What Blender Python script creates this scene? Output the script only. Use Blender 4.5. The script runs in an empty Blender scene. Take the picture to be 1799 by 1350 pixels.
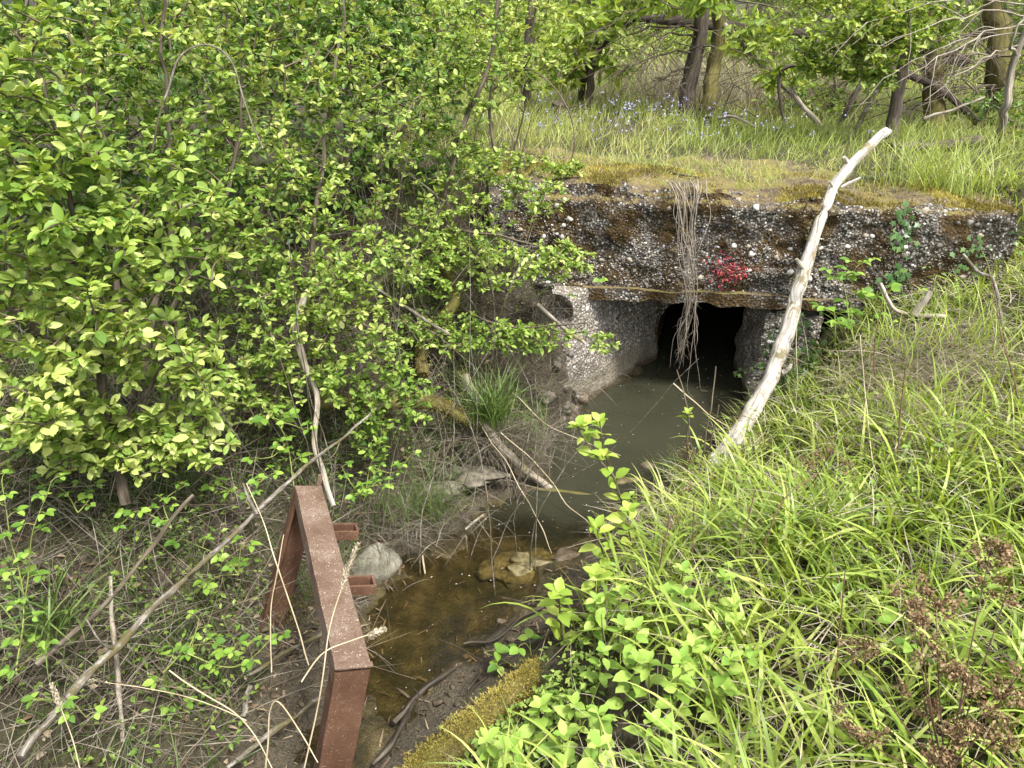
import bpy, math
import numpy as np
from math import radians, sin, cos, pi

sc = bpy.context.scene
col = sc.collection
rng = np.random.default_rng(11)

# ------------------------------------------------------------------ camera, sky, sun, exposure
cam = bpy.data.objects.new('camera', bpy.data.cameras.new('camera'))
col.objects.link(cam)
cam.location = (0, 0, 2.4)
cam.rotation_euler = (radians(90 - 27), 0, 0)
cam.data.sensor_width = 36
cam.data.lens = 26
cam.data.clip_start = 0.05
cam.data.clip_end = 500
sc.camera = cam

SUN_EL, SUN_AZ = 60, 140        # azimuth clockwise from +Y
world = bpy.data.worlds.new('World')
sc.world = world
world.use_nodes = True
wn = world.node_tree
sky = wn.nodes.new('ShaderNodeTexSky')
sky.sky_type = 'NISHITA'
sky.sun_disc = False
sky.sun_elevation = radians(SUN_EL)
sky.sun_rotation = radians(SUN_AZ)
sky.air_density = 1.0
sky.dust_density = 4.0
sky.ozone_density = 0.6
hs = wn.nodes.new('ShaderNodeHueSaturation')          # thin cloud: a whiter sky
hs.inputs['Saturation'].default_value = 0.45
wn.links.new(sky.outputs[0], hs.inputs['Color'])
wn.links.new(hs.outputs[0], wn.nodes['Background'].inputs[0])
wn.nodes['Background'].inputs[1].default_value = 0.15
sun = bpy.data.objects.new('sun', bpy.data.lights.new('sun', 'SUN'))
col.objects.link(sun)
sun.data.energy = 2.6
sun.data.angle = radians(9)
sun.data.color = (1.0, 0.97, 0.91)
sun.rotation_euler = (radians(90 - SUN_EL), 0, radians(180 - SUN_AZ))
sc.view_settings.view_transform = 'Standard'
sc.view_settings.look = 'None'
sc.view_settings.gamma = 1
sc.view_settings.exposure = 1.35
sc.cycles.use_denoising = True
sc.cycles.max_bounces = 5
sc.cycles.diffuse_bounces = 2
sc.cycles.transmission_bounces = 4
sc.cycles.transparent_max_bounces = 5

# ------------------------------------------------------------------ numeric helpers
def nrm(v):
    v = np.asarray(v, float)
    return v / np.maximum(np.linalg.norm(v, axis=-1, keepdims=True), 1e-9)

_tab = np.random.default_rng(5).random((64, 64, 64))
def noise3(p, scale=1.0):
    p = np.asarray(p, float) * scale + 100.0
    i = np.floor(p).astype(int); f = p - i
    f = f * f * (3 - 2 * f)
    out = 0
    for dx in (0, 1):
        for dy in (0, 1):
            for dz in (0, 1):
                w = (f[..., 0] if dx else 1 - f[..., 0]) * (f[..., 1] if dy else 1 - f[..., 1]) * (f[..., 2] if dz else 1 - f[..., 2])
                out = out + w * _tab[(i[..., 0] + dx) % 64, (i[..., 1] + dy) % 64, (i[..., 2] + dz) % 64]
    return out * 2 - 1
def fbm(p, scale, octv=3):
    return sum(noise3(np.asarray(p) + 7.3 * k, scale * 2 ** k) / 2 ** k for k in range(octv))
def noise2(x, y, scale, octv=3):
    return fbm(np.stack([x, y, np.zeros_like(x)], -1), scale, octv)
def sstep(a, b, x):
    t = np.clip((x - a) / (b - a), 0, 1)
    return t * t * (3 - 2 * t)

class Acc:
    """collects polygons and links them as ONE mesh object"""
    def __init__(self):
        self.v = []; self.l = []; self.t = []; self.tone = []; self.tuv = []; self.n = 0
    def add(self, V, F, tone=0.5, tuv=None):
        V = np.asarray(V, float).reshape(-1, 3)
        flat = np.concatenate([np.asarray(f).reshape(-1) for f in F]) if isinstance(F, list) else np.asarray(F).reshape(-1)
        tot = np.array([len(f) for f in F]) if isinstance(F, list) else np.full(len(F), F.shape[1])
        self.v.append(V); self.l.append(flat + self.n); self.t.append(tot)
        self.tone.append(np.broadcast_to(np.asarray(tone, float), (len(tot),)))
        self.tuv.append(np.zeros_like(V) if tuv is None else tuv)
        self.n += len(V)
    def inst(self, tpl, M, T, tone):
        V, F = tpl
        k = len(T)
        if k == 0: return
        W = np.einsum('kij,nj->kni', M, V) + T[:, None, :]
        flat = np.concatenate([np.asarray(f) for f in F]); tot = np.array([len(f) for f in F])
        L = (flat[None, :] + (np.arange(k) * len(V))[:, None]).reshape(-1)
        self.v.append(W.reshape(-1, 3)); self.l.append(L + self.n); self.t.append(np.tile(tot, k))
        self.tone.append(np.repeat(np.asarray(tone, float), len(tot))); self.tuv.append(np.zeros((k * len(V), 3)))
        self.n += k * len(V)
    def mesh(self, name, mat, smooth=True):
        me = bpy.data.meshes.new(name)
        V = np.concatenate(self.v); L = np.concatenate(self.l).astype(np.int32); t = np.concatenate(self.t).astype(np.int32)
        me.vertices.add(len(V)); me.vertices.foreach_set('co', V.astype(np.float32).ravel())
        me.loops.add(len(L)); me.loops.foreach_set('vertex_index', L)
        me.polygons.add(len(t))
        st = np.zeros(len(t), np.int32); st[1:] = np.cumsum(t)[:-1]
        me.polygons.foreach_set('loop_start', st)
        me.polygons.foreach_set('use_smooth', np.full(len(t), smooth))
        a = me.attributes.new('tone', 'FLOAT', 'FACE'); a.data.foreach_set('value', np.concatenate(self.tone).astype(np.float32))
        b = me.attributes.new('tuv', 'FLOAT_VECTOR', 'POINT'); b.data.foreach_set('vector', np.concatenate(self.tuv).astype(np.float32).ravel())
        me.update(calc_edges=True)
        if isinstance(mat, str): mat = MAT[mat]
        me.materials.append(mat)
        return me
    def build(self, name, mat, parent=None, smooth=True, kind=None, base=None):
        me = self.mesh(name, mat, smooth)
        o = bpy.data.objects.new(name, me)
        col.objects.link(o)
        if base is not None:                       # origin at the thing's base
            me.transform(__import__('mathutils').Matrix.Translation([-c for c in base])); o.location = base
        if parent is not None:
            o.parent = parent
            me.transform(__import__('mathutils').Matrix.Translation([-c for c in parent.location])) if base is None else None
        if kind: o['kind'] = kind
        return o

def tag(o, label, cat, group=None, kind=None):
    o['label'] = label; o['category'] = cat
    if group: o['group'] = group
    if kind: o['kind'] = kind
    return o
def thing(name, label, cat, loc, group=None):
    o = bpy.data.objects.new(name, None); o.empty_display_size = 0.1
    col.objects.link(o); o.location = loc
    return tag(o, label, cat, group)
def structure(o):
    o['kind'] = 'structure'; return o

def frames(d, up):
    d = nrm(d); x = np.cross(d, up); x = nrm(x); z = np.cross(x, d)
    return np.stack([x, d, z], -1)                 # columns: side, along, normal

def spline(pts, n):
    P = np.asarray(pts, float)
    if len(P) == 2: return P[0] + (P[1] - P[0]) * np.linspace(0, 1, n)[:, None]
    Q = np.vstack([2 * P[0] - P[1], P, 2 * P[-1] - P[-2]])
    s = np.linspace(0, len(P) - 1 - 1e-6, n); i = s.astype(int); f = (s - i)[:, None]
    a, b, c, d = Q[i], Q[i + 1], Q[i + 2], Q[i + 3]
    return 0.5 * (2 * b + (c - a) * f + (2 * a - 5 * b + 4 * c - d) * f ** 2 + (3 * b - a - 3 * c + d) * f ** 3)

def tube(acc, pts, r0, r1, sides=6, n=None, rough=0.0, wob=0.0, tone=0.5, rad=None):
    P = spline(pts, n) if n else np.asarray(pts, float)
    k = len(P)
    if wob: P = P + wob * np.stack([noise3(P + 3.1, 9), noise3(P + 17.7, 9), noise3(P + 31.3, 9)], -1) * np.minimum(1, np.arange(k) / 2.0)[:, None]
    T = nrm(np.gradient(P, axis=0))
    ref = np.array([0.31, 0.17, 0.93]) if abs(T[:, 2].mean()) < 0.8 else np.array([0.9, 0.4, 0.1])
    X = nrm(np.cross(T, ref)); Y = np.cross(T, X)
    R = np.linspace(r0, r1, k) if rad is None else np.interp(np.linspace(0, 1, k), np.linspace(0, 1, len(rad)), rad)
    a = np.arange(sides) * 2 * pi / sides
    ring = np.cos(a)[None, :, None] * X[:, None] + np.sin(a)[None, :, None] * Y[:, None]
    V = P[:, None] + ring * R[:, None, None]
    if rough:
        nn = fbm(V, 14, 2) + 0.7 * noise3(np.stack([np.cos(a)[None] * 3 + 0 * R[:, None], np.sin(a)[None] * 3 + 0 * R[:, None], np.arange(k)[:, None] * 0.22 + 0 * a[None]], -1))
        V = P[:, None] + ring * (R[:, None] * (1 + rough * nn))[..., None]
    ln = np.concatenate([[0], np.cumsum(np.linalg.norm(np.diff(P, axis=0), axis=1))])
    uv = np.stack([np.cos(a)[None] * R[:, None], np.sin(a)[None] * R[:, None], ln[:, None] + 0 * a[None]], -1).reshape(-1, 3)
    i = np.arange(k - 1)[:, None] * sides; j = np.arange(sides)[None]; j2 = (j + 1) % sides
    F = np.stack([i + j, i + j2, i + sides + j2, i + sides + j], -1).reshape(-1, 4)
    acc.add(V.reshape(-1, 3), F, tone, uv)
    acc.add(np.vstack([V[0], V[-1]]), [list(range(sides))[::-1], list(range(sides, 2 * sides))], tone)
    return P

def boxgrid(acc, size, n, M=np.eye(3), O=(0, 0, 0), fn=None, tone=0.5):
    """a box split into grid cells, each vertex moved by fn(local points)"""
    sx, sy, sz = size; nx, ny, nz = n
    def face(o, du, dv, nu, nv):
        u, v = np.meshgrid(np.linspace(0, 1, nu + 1), np.linspace(0, 1, nv + 1), indexing='ij')
        P = np.asarray(o) + u[..., None] * np.asarray(du) + v[..., None] * np.asarray(dv)
        P = P.reshape(-1, 3)
        if fn is not None: P = fn(P)
        i = np.arange(nu)[:, None] * (nv + 1); j = np.arange(nv)[None]
        F = np.stack([i + j, i + nv + 1 + j, i + nv + 2 + j, i + 1 + j], -1).reshape(-1, 4)
        acc.add(P @ M.T + np.asarray(O), F, tone)
    X, Y, Zz = np.array([sx, 0, 0]), np.array([0, sy, 0]), np.array([0, 0, sz])
    face([0, 0, 0], X, Zz, nx, nz); face(Y, Zz, X, nz, nx)
    face(Zz, X, Y, nx, ny); face([0, 0, 0], Y, X, ny, nx)
    face([0, 0, 0], Zz, Y, nz, ny); face(X, Y, Zz, ny, nz)

# ------------------------------------------------------------------ procedural materials
MAT = {}
def newmat(name):
    m = bpy.data.materials.new(name); m.use_nodes = True
    nt = m.node_tree; b = nt.nodes['Principled BSDF']; MAT[name] = m
    return m, nt, b
def N(nt, t, **kw):
    n = nt.nodes.new(t)
    for k, v in kw.items():
        if k in n.inputs: n.inputs[k].default_value = v
        else: setattr(n, k, v)
    return n
def ramp(nt, fac, stops, interp='LINEAR'):
    r = nt.nodes.new('ShaderNodeValToRGB'); r.color_ramp.interpolation = interp
    e = r.color_ramp.elements
    while len(e) < len(stops): e.new(0.5)
    for q, (p, c) in zip(e, stops): q.position = p; q.color = (*c, 1)
    nt.links.new(fac, r.inputs[0]); return r.outputs[0]
def mixc(nt, f, a, b, mode='MIX'):
    m = nt.nodes.new('ShaderNodeMix'); m.data_type = 'RGBA'; m.blend_type = mode
    for s, i in ((f, 0), (a, 6), (b, 7)):
        if isinstance(s, (int, float)): m.inputs[i].default_value = s
        elif isinstance(s, tuple): m.inputs[i].default_value = (*s, 1)
        else: nt.links.new(s, m.inputs[i])
    return m.outputs[2]
def geo_pos(nt): return nt.nodes.new('ShaderNodeNewGeometry').outputs['Position']
def attr(nt, name, out='Fac'): return N(nt, 'ShaderNodeAttribute', attribute_name=name).outputs[out]
def noise(nt, vec, scale, detail=4, rough=0.55):
    n = N(nt, 'ShaderNodeTexNoise', Scale=scale, Detail=detail, Roughness=rough)
    nt.links.new(vec, n.inputs['Vector']); return n.outputs[0]
def vscale(nt, vec, s):
    m = N(nt, 'ShaderNodeVectorMath', operation='MULTIPLY'); nt.links.new(vec, m.inputs[0]); m.inputs[1].default_value = s
    return m.outputs[0]
def bump(nt, b, h, strength, dist):
    n = N(nt, 'ShaderNodeBump', Strength=strength, Distance=dist)
    nt.links.new(h, n.inputs['Height']); nt.links.new(n.outputs[0], b.inputs['Normal'])
def math_(nt, op, a, b=0.0):
    m = N(nt, 'ShaderNodeMath', operation=op)
    for i, s in enumerate((a, b)):
        if isinstance(s, (int, float)): m.inputs[i].default_value = s
        else: nt.links.new(s, m.inputs[i])
    return m.outputs[0]

def leafmat(name, stops, trans=0.35, rough=0.45, objrand=False):
    m, nt, b = newmat(name)
    f = N(nt, 'ShaderNodeObjectInfo').outputs['Random'] if objrand else attr(nt, 'tone')
    nz = noise(nt, geo_pos(nt), 60, 2)
    f2 = math_(nt, 'ADD', f, math_(nt, 'MULTIPLY', math_(nt, 'SUBTRACT', nz, 0.5), 0.25))
    c = ramp(nt, f2, stops)
    nt.links.new(c, b.inputs['Base Color'])
    b.inputs['Roughness'].default_value = rough
    b.inputs['Specular IOR Level'].default_value = 0.35
    t = N(nt, 'ShaderNodeBsdfTranslucent')
    tc = mixc(nt, 1.0, c, (1.25, 1.15, 0.55), 'MULTIPLY'); nt.links.new(tc, t.inputs[0])
    mx = N(nt, 'ShaderNodeMixShader', Fac=trans)
    nt.links.new(b.outputs[0], mx.inputs[1]); nt.links.new(t.outputs[0], mx.inputs[2])
    nt.links.new(mx.outputs[0], nt.nodes['Material Output'].inputs[0])
G0 = [(0.0, (0.05, 0.105, 0.018)), (0.4, (0.145, 0.245, 0.04)), (0.75, (0.29, 0.395, 0.08)), (1.0, (0.46, 0.52, 0.17))]
leafmat('leaf_shrub', G0, 0.38)
leafmat('leaf_shrub_single', [(0.0, (0.10, 0.19, 0.03)), (0.5, (0.22, 0.34, 0.05)), (1.0, (0.38, 0.46, 0.11))], 0.38, objrand=True)
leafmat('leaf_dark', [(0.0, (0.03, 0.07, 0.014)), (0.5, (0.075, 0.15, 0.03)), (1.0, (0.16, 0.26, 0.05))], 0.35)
leafmat('leaf_cherry', [(0.0, (0.10, 0.19, 0.025)), (0.5, (0.21, 0.32, 0.045)), (1.0, (0.36, 0.44, 0.08))], 0.42)
leafmat('leaf_far', [(0.0, (0.10, 0.17, 0.035)), (0.5, (0.20, 0.30, 0.06)), (1.0, (0.34, 0.42, 0.11))], 0.4)
leafmat('leaf_sapling', [(0.0, (0.24, 0.37, 0.05)), (0.6, (0.36, 0.48, 0.08)), (1.0, (0.46, 0.53, 0.12))], 0.42, objrand=True)
leafmat('leaf_mint', [(0.0, (0.18, 0.31, 0.045)), (0.6, (0.28, 0.42, 0.07)), (1.0, (0.38, 0.49, 0.12))], 0.32, 0.65, objrand=True)
leafmat('leaf_bramble', [(0.0, (0.09, 0.19, 0.03)), (0.6, (0.20, 0.34, 0.05)), (1.0, (0.30, 0.43, 0.08))], 0.36, objrand=True)
leafmat('leaf_ivy', [(0.0, (0.035, 0.085, 0.025)), (0.6, (0.075, 0.15, 0.04)), (1.0, (0.15, 0.24, 0.07))], 0.2, 0.38, objrand=True)
leafmat('leaf_red', [(0.0, (0.14, 0.012, 0.03)), (0.6, (0.30, 0.025, 0.06)), (1.0, (0.42, 0.10, 0.05))], 0.25)
leafmat('grass', [(0.0, (0.09, 0.15, 0.025)), (0.45, (0.23, 0.325, 0.05)), (0.8, (0.37, 0.45, 0.095)), (1.0, (0.48, 0.49, 0.19))], 0.38, 0.4)
leafmat('meadow', [(0.0, (0.14, 0.21, 0.035)), (0.5, (0.29, 0.37, 0.085)), (0.85, (0.41, 0.46, 0.15)), (1.0, (0.50, 0.47, 0.22))], 0.38, 0.5)
leafmat('straw_grey', [(0.0, (0.045, 0.037, 0.027)), (0.5, (0.14, 0.12, 0.088)), (1.0, (0.36, 0.325, 0.255))], 0.15, 0.7)
leafmat('straw', [(0.0, (0.09, 0.072, 0.048)), (0.5, (0.26, 0.22, 0.15)), (1.0, (0.50, 0.45, 0.34))], 0.2, 0.6)
leafmat('sedge', [(0.0, (0.045, 0.085, 0.02)), (0.6, (0.10, 0.16, 0.035)), (1.0, (0.22, 0.27, 0.08))], 0.3, 0.45)
leafmat('moss', [(0.0, (0.07, 0.055, 0.012)), (0.5, (0.23, 0.19, 0.035)), (1.0, (0.47, 0.40, 0.11))], 0.25, 0.8)
leafmat('moss_brown', [(0.0, (0.035, 0.024, 0.009)), (0.5, (0.085, 0.055, 0.016)), (1.0, (0.17, 0.13, 0.03))], 0.15, 0.9)
leafmat('seed_brown', [(0.0, (0.10, 0.062, 0.03)), (0.6, (0.24, 0.158, 0.08)), (1.0, (0.38, 0.28, 0.165))], 0.2, 0.8)
leafmat('flower_blue', [(0.0, (0.25, 0.24, 0.55)), (1.0, (0.52, 0.52, 0.75))], 0.3, 0.6)
leafmat('litter', [(0.0, (0.045, 0.032, 0.02)), (0.5, (0.15, 0.105, 0.06)), (1.0, (0.35, 0.28, 0.19))], 0.1, 0.75)

def barkmat(name, dark, mid, light, sc_=(60, 60, 7), rough=0.85, bs=0.5, moss=None, mossamt=0.5, bd=0.004):
    m, nt, b = newmat(name)
    tv = attr(nt, 'tuv', 'Vector')
    n1 = noise(nt, vscale(nt, tv, sc_), 1.0, 5, 0.65)
    c = ramp(nt, n1, [(0.3, dark), (0.5, mid), (0.72, light)])
    if moss:
        n2 = noise(nt, geo_pos(nt), 9, 5, 0.7)
        f = ramp(nt, n2, [(1 - mossamt - 0.04, (0, 0, 0)), (1 - mossamt + 0.05, (1, 1, 1))])
        c = mixc(nt, f, c, moss)
    nt.links.new(c, b.inputs['Base Color']); b.inputs['Roughness'].default_value = rough
    b.inputs['Specular IOR Level'].default_value = 0.2
    bump(nt, b, n1, bs, bd)
barkmat('bark', (0.035, 0.027, 0.018), (0.095, 0.076, 0.054), (0.21, 0.18, 0.135))
barkmat('bark_twig', (0.04, 0.03, 0.022), (0.115, 0.088, 0.06), (0.25, 0.21, 0.155))
barkmat('bark_trunk', (0.025, 0.02, 0.016), (0.075, 0.06, 0.047), (0.16, 0.135, 0.11), (40, 40, 6), bs=0.9, bd=0.015, moss=(0.08, 0.075, 0.02), mossamt=0.38)
barkmat('bark_mossy', (0.045, 0.035, 0.015), (0.10, 0.085, 0.03), (0.19, 0.17, 0.06), (40, 40, 8), bs=0.8, bd=0.012, moss=(0.095, 0.09, 0.022), mossamt=0.46)
barkmat('bark_pale', (0.075, 0.06, 0.045), (0.26, 0.225, 0.175), (0.50, 0.46, 0.385), (90, 90, 6), bs=.8, moss=(0.14, 0.12, 0.06), mossamt=.4)
barkmat('bark_grey', (0.045, 0.037, 0.028), (0.15, 0.132, 0.105), (0.40, 0.375, 0.325), (110, 110, 22), bs=1.0, bd=.009, moss=(0.10, 0.085, 0.04), mossamt=0.47)
barkmat('bark_bleached', (0.075, 0.06, 0.048), (0.42, 0.39, 0.34), (0.72, 0.69, 0.635), (75, 75, 3.0), bs=1.0, bd=0.008, moss=(0.19, 0.16, 0.09), mossamt=0.42)
barkmat('root', (0.08, 0.064, 0.048), (0.25, 0.215, 0.17), (0.50, 0.46, 0.40), (90, 90, 8))
barkmat('stem_red', (0.05, 0.026, 0.017), (0.11, 0.062, 0.04), (0.2, 0.13, 0.085), (80, 80, 6), rough=0.6)
barkmat('stem_green', (0.10, 0.12, 0.03), (0.19, 0.22, 0.06), (0.3, 0.32, 0.11), (80, 80, 6), rough=0.6)
barkmat('stem_straw', (0.26, 0.2, 0.11), (0.42, 0.35, 0.23), (0.62, 0.56, 0.43), (80, 80, 5), rough=0.6)
barkmat('stem_grey', (0.09, 0.075, 0.055), (0.20, 0.175, 0.135), (0.40, 0.365, 0.30), (80, 80, 5), rough=0.7)
barkmat('wet_wood', (0.012, 0.010, 0.008), (0.045, 0.036, 0.026), (0.13, 0.11, 0.085), (60, 60, 6), rough=0.4)

def ground_material():
    m, nt, b = newmat('ground')
    p = geo_pos(nt)
    n1 = noise(nt, p, 3.5, 6, 0.6); n2 = noise(nt, p, 38, 5, 0.7); n3 = noise(nt, p, 140, 3, 0.6)
    soil = ramp(nt, n2, [(0.3, (0.022, 0.017, 0.011)), (0.5, (0.055, 0.043, 0.027)), (0.7, (0.125, 0.10, 0.068))])
    moss = ramp(nt, n2, [(0.3, (0.025, 0.03, 0.010)), (0.6, (0.065, 0.072, 0.02)), (0.8, (0.13, 0.125, 0.04))])
    c = mixc(nt, ramp(nt, n1, [(0.42, (0, 0, 0)), (0.6, (1, 1, 1))]), soil, moss)
    mud = ramp(nt, n1, [(0.3, (0.028, 0.023, 0.016)), (0.55, (0.065, 0.055, 0.038)), (0.75, (0.13, 0.112, 0.08))])
    mud = mixc(nt, 0.55, mud, ramp(nt, n3, [(0.3, (0.03, 0.024, 0.016)), (0.7, (0.2, 0.165, 0.11))]))
    mf = attr(nt, 'mud')
    c = mixc(nt, mf, c, mud)
    bed = ramp(nt, noise(nt, p, 7.5, 5, 0.65), [(0.35, (0.030, 0.026, 0.012)), (0.52, (0.085, 0.066, 0.026)), (0.7, (0.20, 0.16, 0.075))])
    c = mixc(nt, attr(nt, 'bed'), c, mixc(nt, .5, bed, mixc(nt, 1.0, bed, n3, 'MULTIPLY')))
    nt.links.new(c, b.inputs['Base Color'])
    rr = nt.nodes.new('ShaderNodeMapRange'); nt.links.new(mf, rr.inputs[0]); rr.inputs[3].default_value = 0.95; rr.inputs[4].default_value = 0.36
    nt.links.new(rr.outputs[0], b.inputs['Roughness']); b.inputs['Specular IOR Level'].default_value = 0.35
    bump(nt, b, math_(nt, 'ADD', n2, math_(nt, 'MULTIPLY', n3, 0.4)), 1.0, 0.03)
ground_material()

def concrete(name, light=0.0, stain=False):
    m, nt, b = newmat(name)
    p = geo_pos(nt)
    vor = N(nt, 'ShaderNodeTexVoronoi', Scale=62); wv = N(nt, 'ShaderNodeVectorMath', operation='ADD')
    nz = N(nt, 'ShaderNodeTexNoise', Scale=30, Detail=2); nt.links.new(p, nz.inputs['Vector'])
    nt.links.new(vscale(nt, nz.outputs['Color'], (0.012,) * 3), wv.inputs[0]); nt.links.new(p, wv.inputs[1]); nt.links.new(wv.outputs[0], vor.inputs['Vector'])
    sep = nt.nodes.new('ShaderNodeSeparateColor'); nt.links.new(vor.outputs['Color'], sep.inputs[0])
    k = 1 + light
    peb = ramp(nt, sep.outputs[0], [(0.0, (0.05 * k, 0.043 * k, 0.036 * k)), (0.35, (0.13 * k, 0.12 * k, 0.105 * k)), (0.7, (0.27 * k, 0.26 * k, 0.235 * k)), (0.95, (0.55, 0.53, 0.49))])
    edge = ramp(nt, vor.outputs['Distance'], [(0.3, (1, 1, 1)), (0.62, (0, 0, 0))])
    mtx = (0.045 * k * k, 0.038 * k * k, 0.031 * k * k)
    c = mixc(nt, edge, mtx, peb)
    n1 = noise(nt, p, 4.3, 5, 0.65); n2 = noise(nt, p, 45, 4, 0.7)
    if not stain:
        mc = ramp(nt, n2, [(0.3, (0.022, 0.014, 0.006)), (0.55, (0.07, 0.042, 0.014)), (0.75, (0.13, 0.095, 0.022))])
        c = mixc(nt, ramp(nt, n1, [(0.44, (0, 0, 0)), (0.56, (0.95, 0.95, 0.95))]), c, mc)
        sn = nt.nodes.new('ShaderNodeSeparateXYZ'); nt.links.new(nt.nodes.new('ShaderNodeNewGeometry').outputs['True Normal'], sn.inputs[0])
        turf = ramp(nt, math_(nt, 'ADD', math_(nt, 'MULTIPLY', n1, .6), math_(nt, 'MULTIPLY', n2, .4)), [(0.36, (0.045, 0.034, 0.02)), (0.46, (0.12, 0.092, 0.056)), (0.53, (0.17, 0.135, 0.05)), (0.60, (0.15, 0.14, 0.035)), (0.70, (0.28, 0.235, 0.155))])
        c = mixc(nt, ramp(nt, math_(nt, 'ADD', sn.outputs[2], math_(nt, 'MULTIPLY', n2, .4)), [(0.85, (0, 0, 0)), (1.0, (1, 1, 1))]), c, turf)
    else:
        sx = nt.nodes.new('ShaderNodeSeparateXYZ'); nt.links.new(p, sx.inputs[0])
        zz = math_(nt, 'ADD', sx.outputs[2], math_(nt, 'MULTIPLY', math_(nt, 'SUBTRACT', n1, 0.5), 0.15))
        c = mixc(nt, ramp(nt, zz, [(0.13, (1, 1, 1)), (0.22, (0, 0, 0))]), c, ramp(nt, n2, [(0.3, (0.13, 0.115, 0.085)), (0.7, (0.24, 0.215, 0.165))]))
        c = mixc(nt, ramp(nt, zz, [(0.02, (1, 1, 1)), (0.07, (0, 0, 0))]), c, (0.07, 0.052, 0.03))
    nt.links.new(c, b.inputs['Base Color']); b.inputs['Roughness'].default_value = 0.9
    b.inputs['Specular IOR Level'].default_value = 0.25
    bump(nt, b, math_(nt, 'ADD', math_(nt, 'SUBTRACT', 1.0, vor.outputs['Distance']), n2), 0.9, 0.012)
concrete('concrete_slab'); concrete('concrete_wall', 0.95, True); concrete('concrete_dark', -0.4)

def pebblemat(name, objrand):
    m, nt, b = newmat(name)
    f = N(nt, 'ShaderNodeObjectInfo').outputs['Random'] if objrand else attr(nt, 'tone')
    n2 = noise(nt, geo_pos(nt), 90, 3, 0.6)
    c = ramp(nt, f, [(0.0, (0.06, 0.052, 0.045)), (0.22, (0.15, 0.14, 0.125)), (0.45, (0.29, 0.275, 0.25)), (0.62, (0.33, 0.27, 0.19)), (0.75, (0.40, 0.385, 0.36)), (0.9, (0.62, 0.60, 0.56)), (1.0, (0.75, 0.73, 0.69))])
    c = mixc(nt, 0.5, c, ramp(nt, n2, [(0.3, (0.45, 0.43, 0.4)), (0.7, (1, 1, 1))]), 'MULTIPLY')
    nt.links.new(c, b.inputs['Base Color']); b.inputs['Roughness'].default_value = 0.75
    b.inputs['Specular IOR Level'].default_value = 0.3
    bump(nt, b, n2, 0.3, 0.003)
pebblemat('pebble', False); pebblemat('pebble_single', True)

def rust(name, cols=((0.085, 0.056, 0.038), (0.145, 0.105, 0.078), (0.21, 0.165, 0.13)), lich=.75):
    m, nt, b = newmat(name)
    p = geo_pos(nt)
    n1 = noise(nt, p, 9, 5, 0.6); n2 = noise(nt, p, 120, 4, 0.7); n3 = noise(nt, p, 45, 3, 0.6)
    c = ramp(nt, n1, [(0.3, cols[0]), (0.5, cols[1]), (0.72, cols[2])])
    c = mixc(nt, ramp(nt, n2, [(0.35, (0.7, 0.7, 0.7)), (0.62, (0, 0, 0))]), c, (0.09, 0.042, 0.024))
    vor = N(nt, 'ShaderNodeTexVoronoi', Scale=160); nt.links.new(p, vor.inputs['Vector'])
    li = math_(nt, 'MULTIPLY', ramp(nt, vor.outputs['Distance'], [(0.22, (1, 1, 1)), (0.34, (0, 0, 0))]), ramp(nt, n3, [(0.5, (0, 0, 0)), (0.62, (1, 1, 1))]))
    c = mixc(nt, math_(nt, 'MULTIPLY', li, lich), c, (0.45, 0.38, 0.28))
    nt.links.new(c, b.inputs['Base Color']); b.inputs['Roughness'].default_value = 0.85; b.inputs['Specular IOR Level'].default_value = 0.2
    bump(nt, b, n2, 0.6, 0.004)
rust('rust')
rust('rust_red', ((0.06, 0.03, 0.018), (0.095, 0.05, 0.03), (0.15, 0.085, 0.054)), .35)

def stonemat(name, stops, rough=0.8, scale=14):
    m, nt, b = newmat(name)
    p = geo_pos(nt)
    n1 = noise(nt, p, scale, 6, 0.65); n2 = noise(nt, p, scale * 9, 3, 0.6)
    c = ramp(nt, n1, stops); c = mixc(nt, 0.5, c, ramp(nt, n2, [(0.3, (0.5, 0.5, 0.5)), (0.7, (1, 1, 1))]), 'MULTIPLY')
    nt.links.new(c, b.inputs['Base Color']); b.inputs['Roughness'].default_value = rough; b.inputs['Specular IOR Level'].default_value = 0.3
    bump(nt, b, n2, 0.6, 0.006)
stonemat('stone_pale', [(0.3, (0.085, 0.08, 0.055)), (0.5, (0.19, 0.178, 0.135)), (0.7, (0.33, 0.31, 0.25))])
stonemat('clay', [(0.3, (0.07, 0.06, 0.042)), (0.5, (0.15, 0.132, 0.098)), (0.7, (0.27, 0.245, 0.19))], .9, 22)
stonemat('mud_lump', [(0.3, (0.05, 0.04, 0.018)), (0.5, (0.14, 0.115, 0.05)), (0.7, (0.27, 0.23, 0.12))], 0.6, 26)
stonemat('mud_dark', [(0.3, (0.03, 0.022, 0.014)), (0.5, (0.085, 0.062, 0.038)), (0.7, (0.17, 0.135, 0.09))], 0.5)
stonemat('plastic_white', [(0.3, (0.6, 0.6, 0.6)), (0.7, (0.8, 0.8, 0.8))], 0.5)
stonemat('plastic_blue', [(0.3, (0.015, 0.03, 0.09)), (0.7, (0.03, 0.07, 0.16))], 0.5)
stonemat('fleck', [(0.3, (0.4, 0.39, 0.36)), (0.7, (0.75, 0.74, 0.7))], 0.7)

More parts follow.
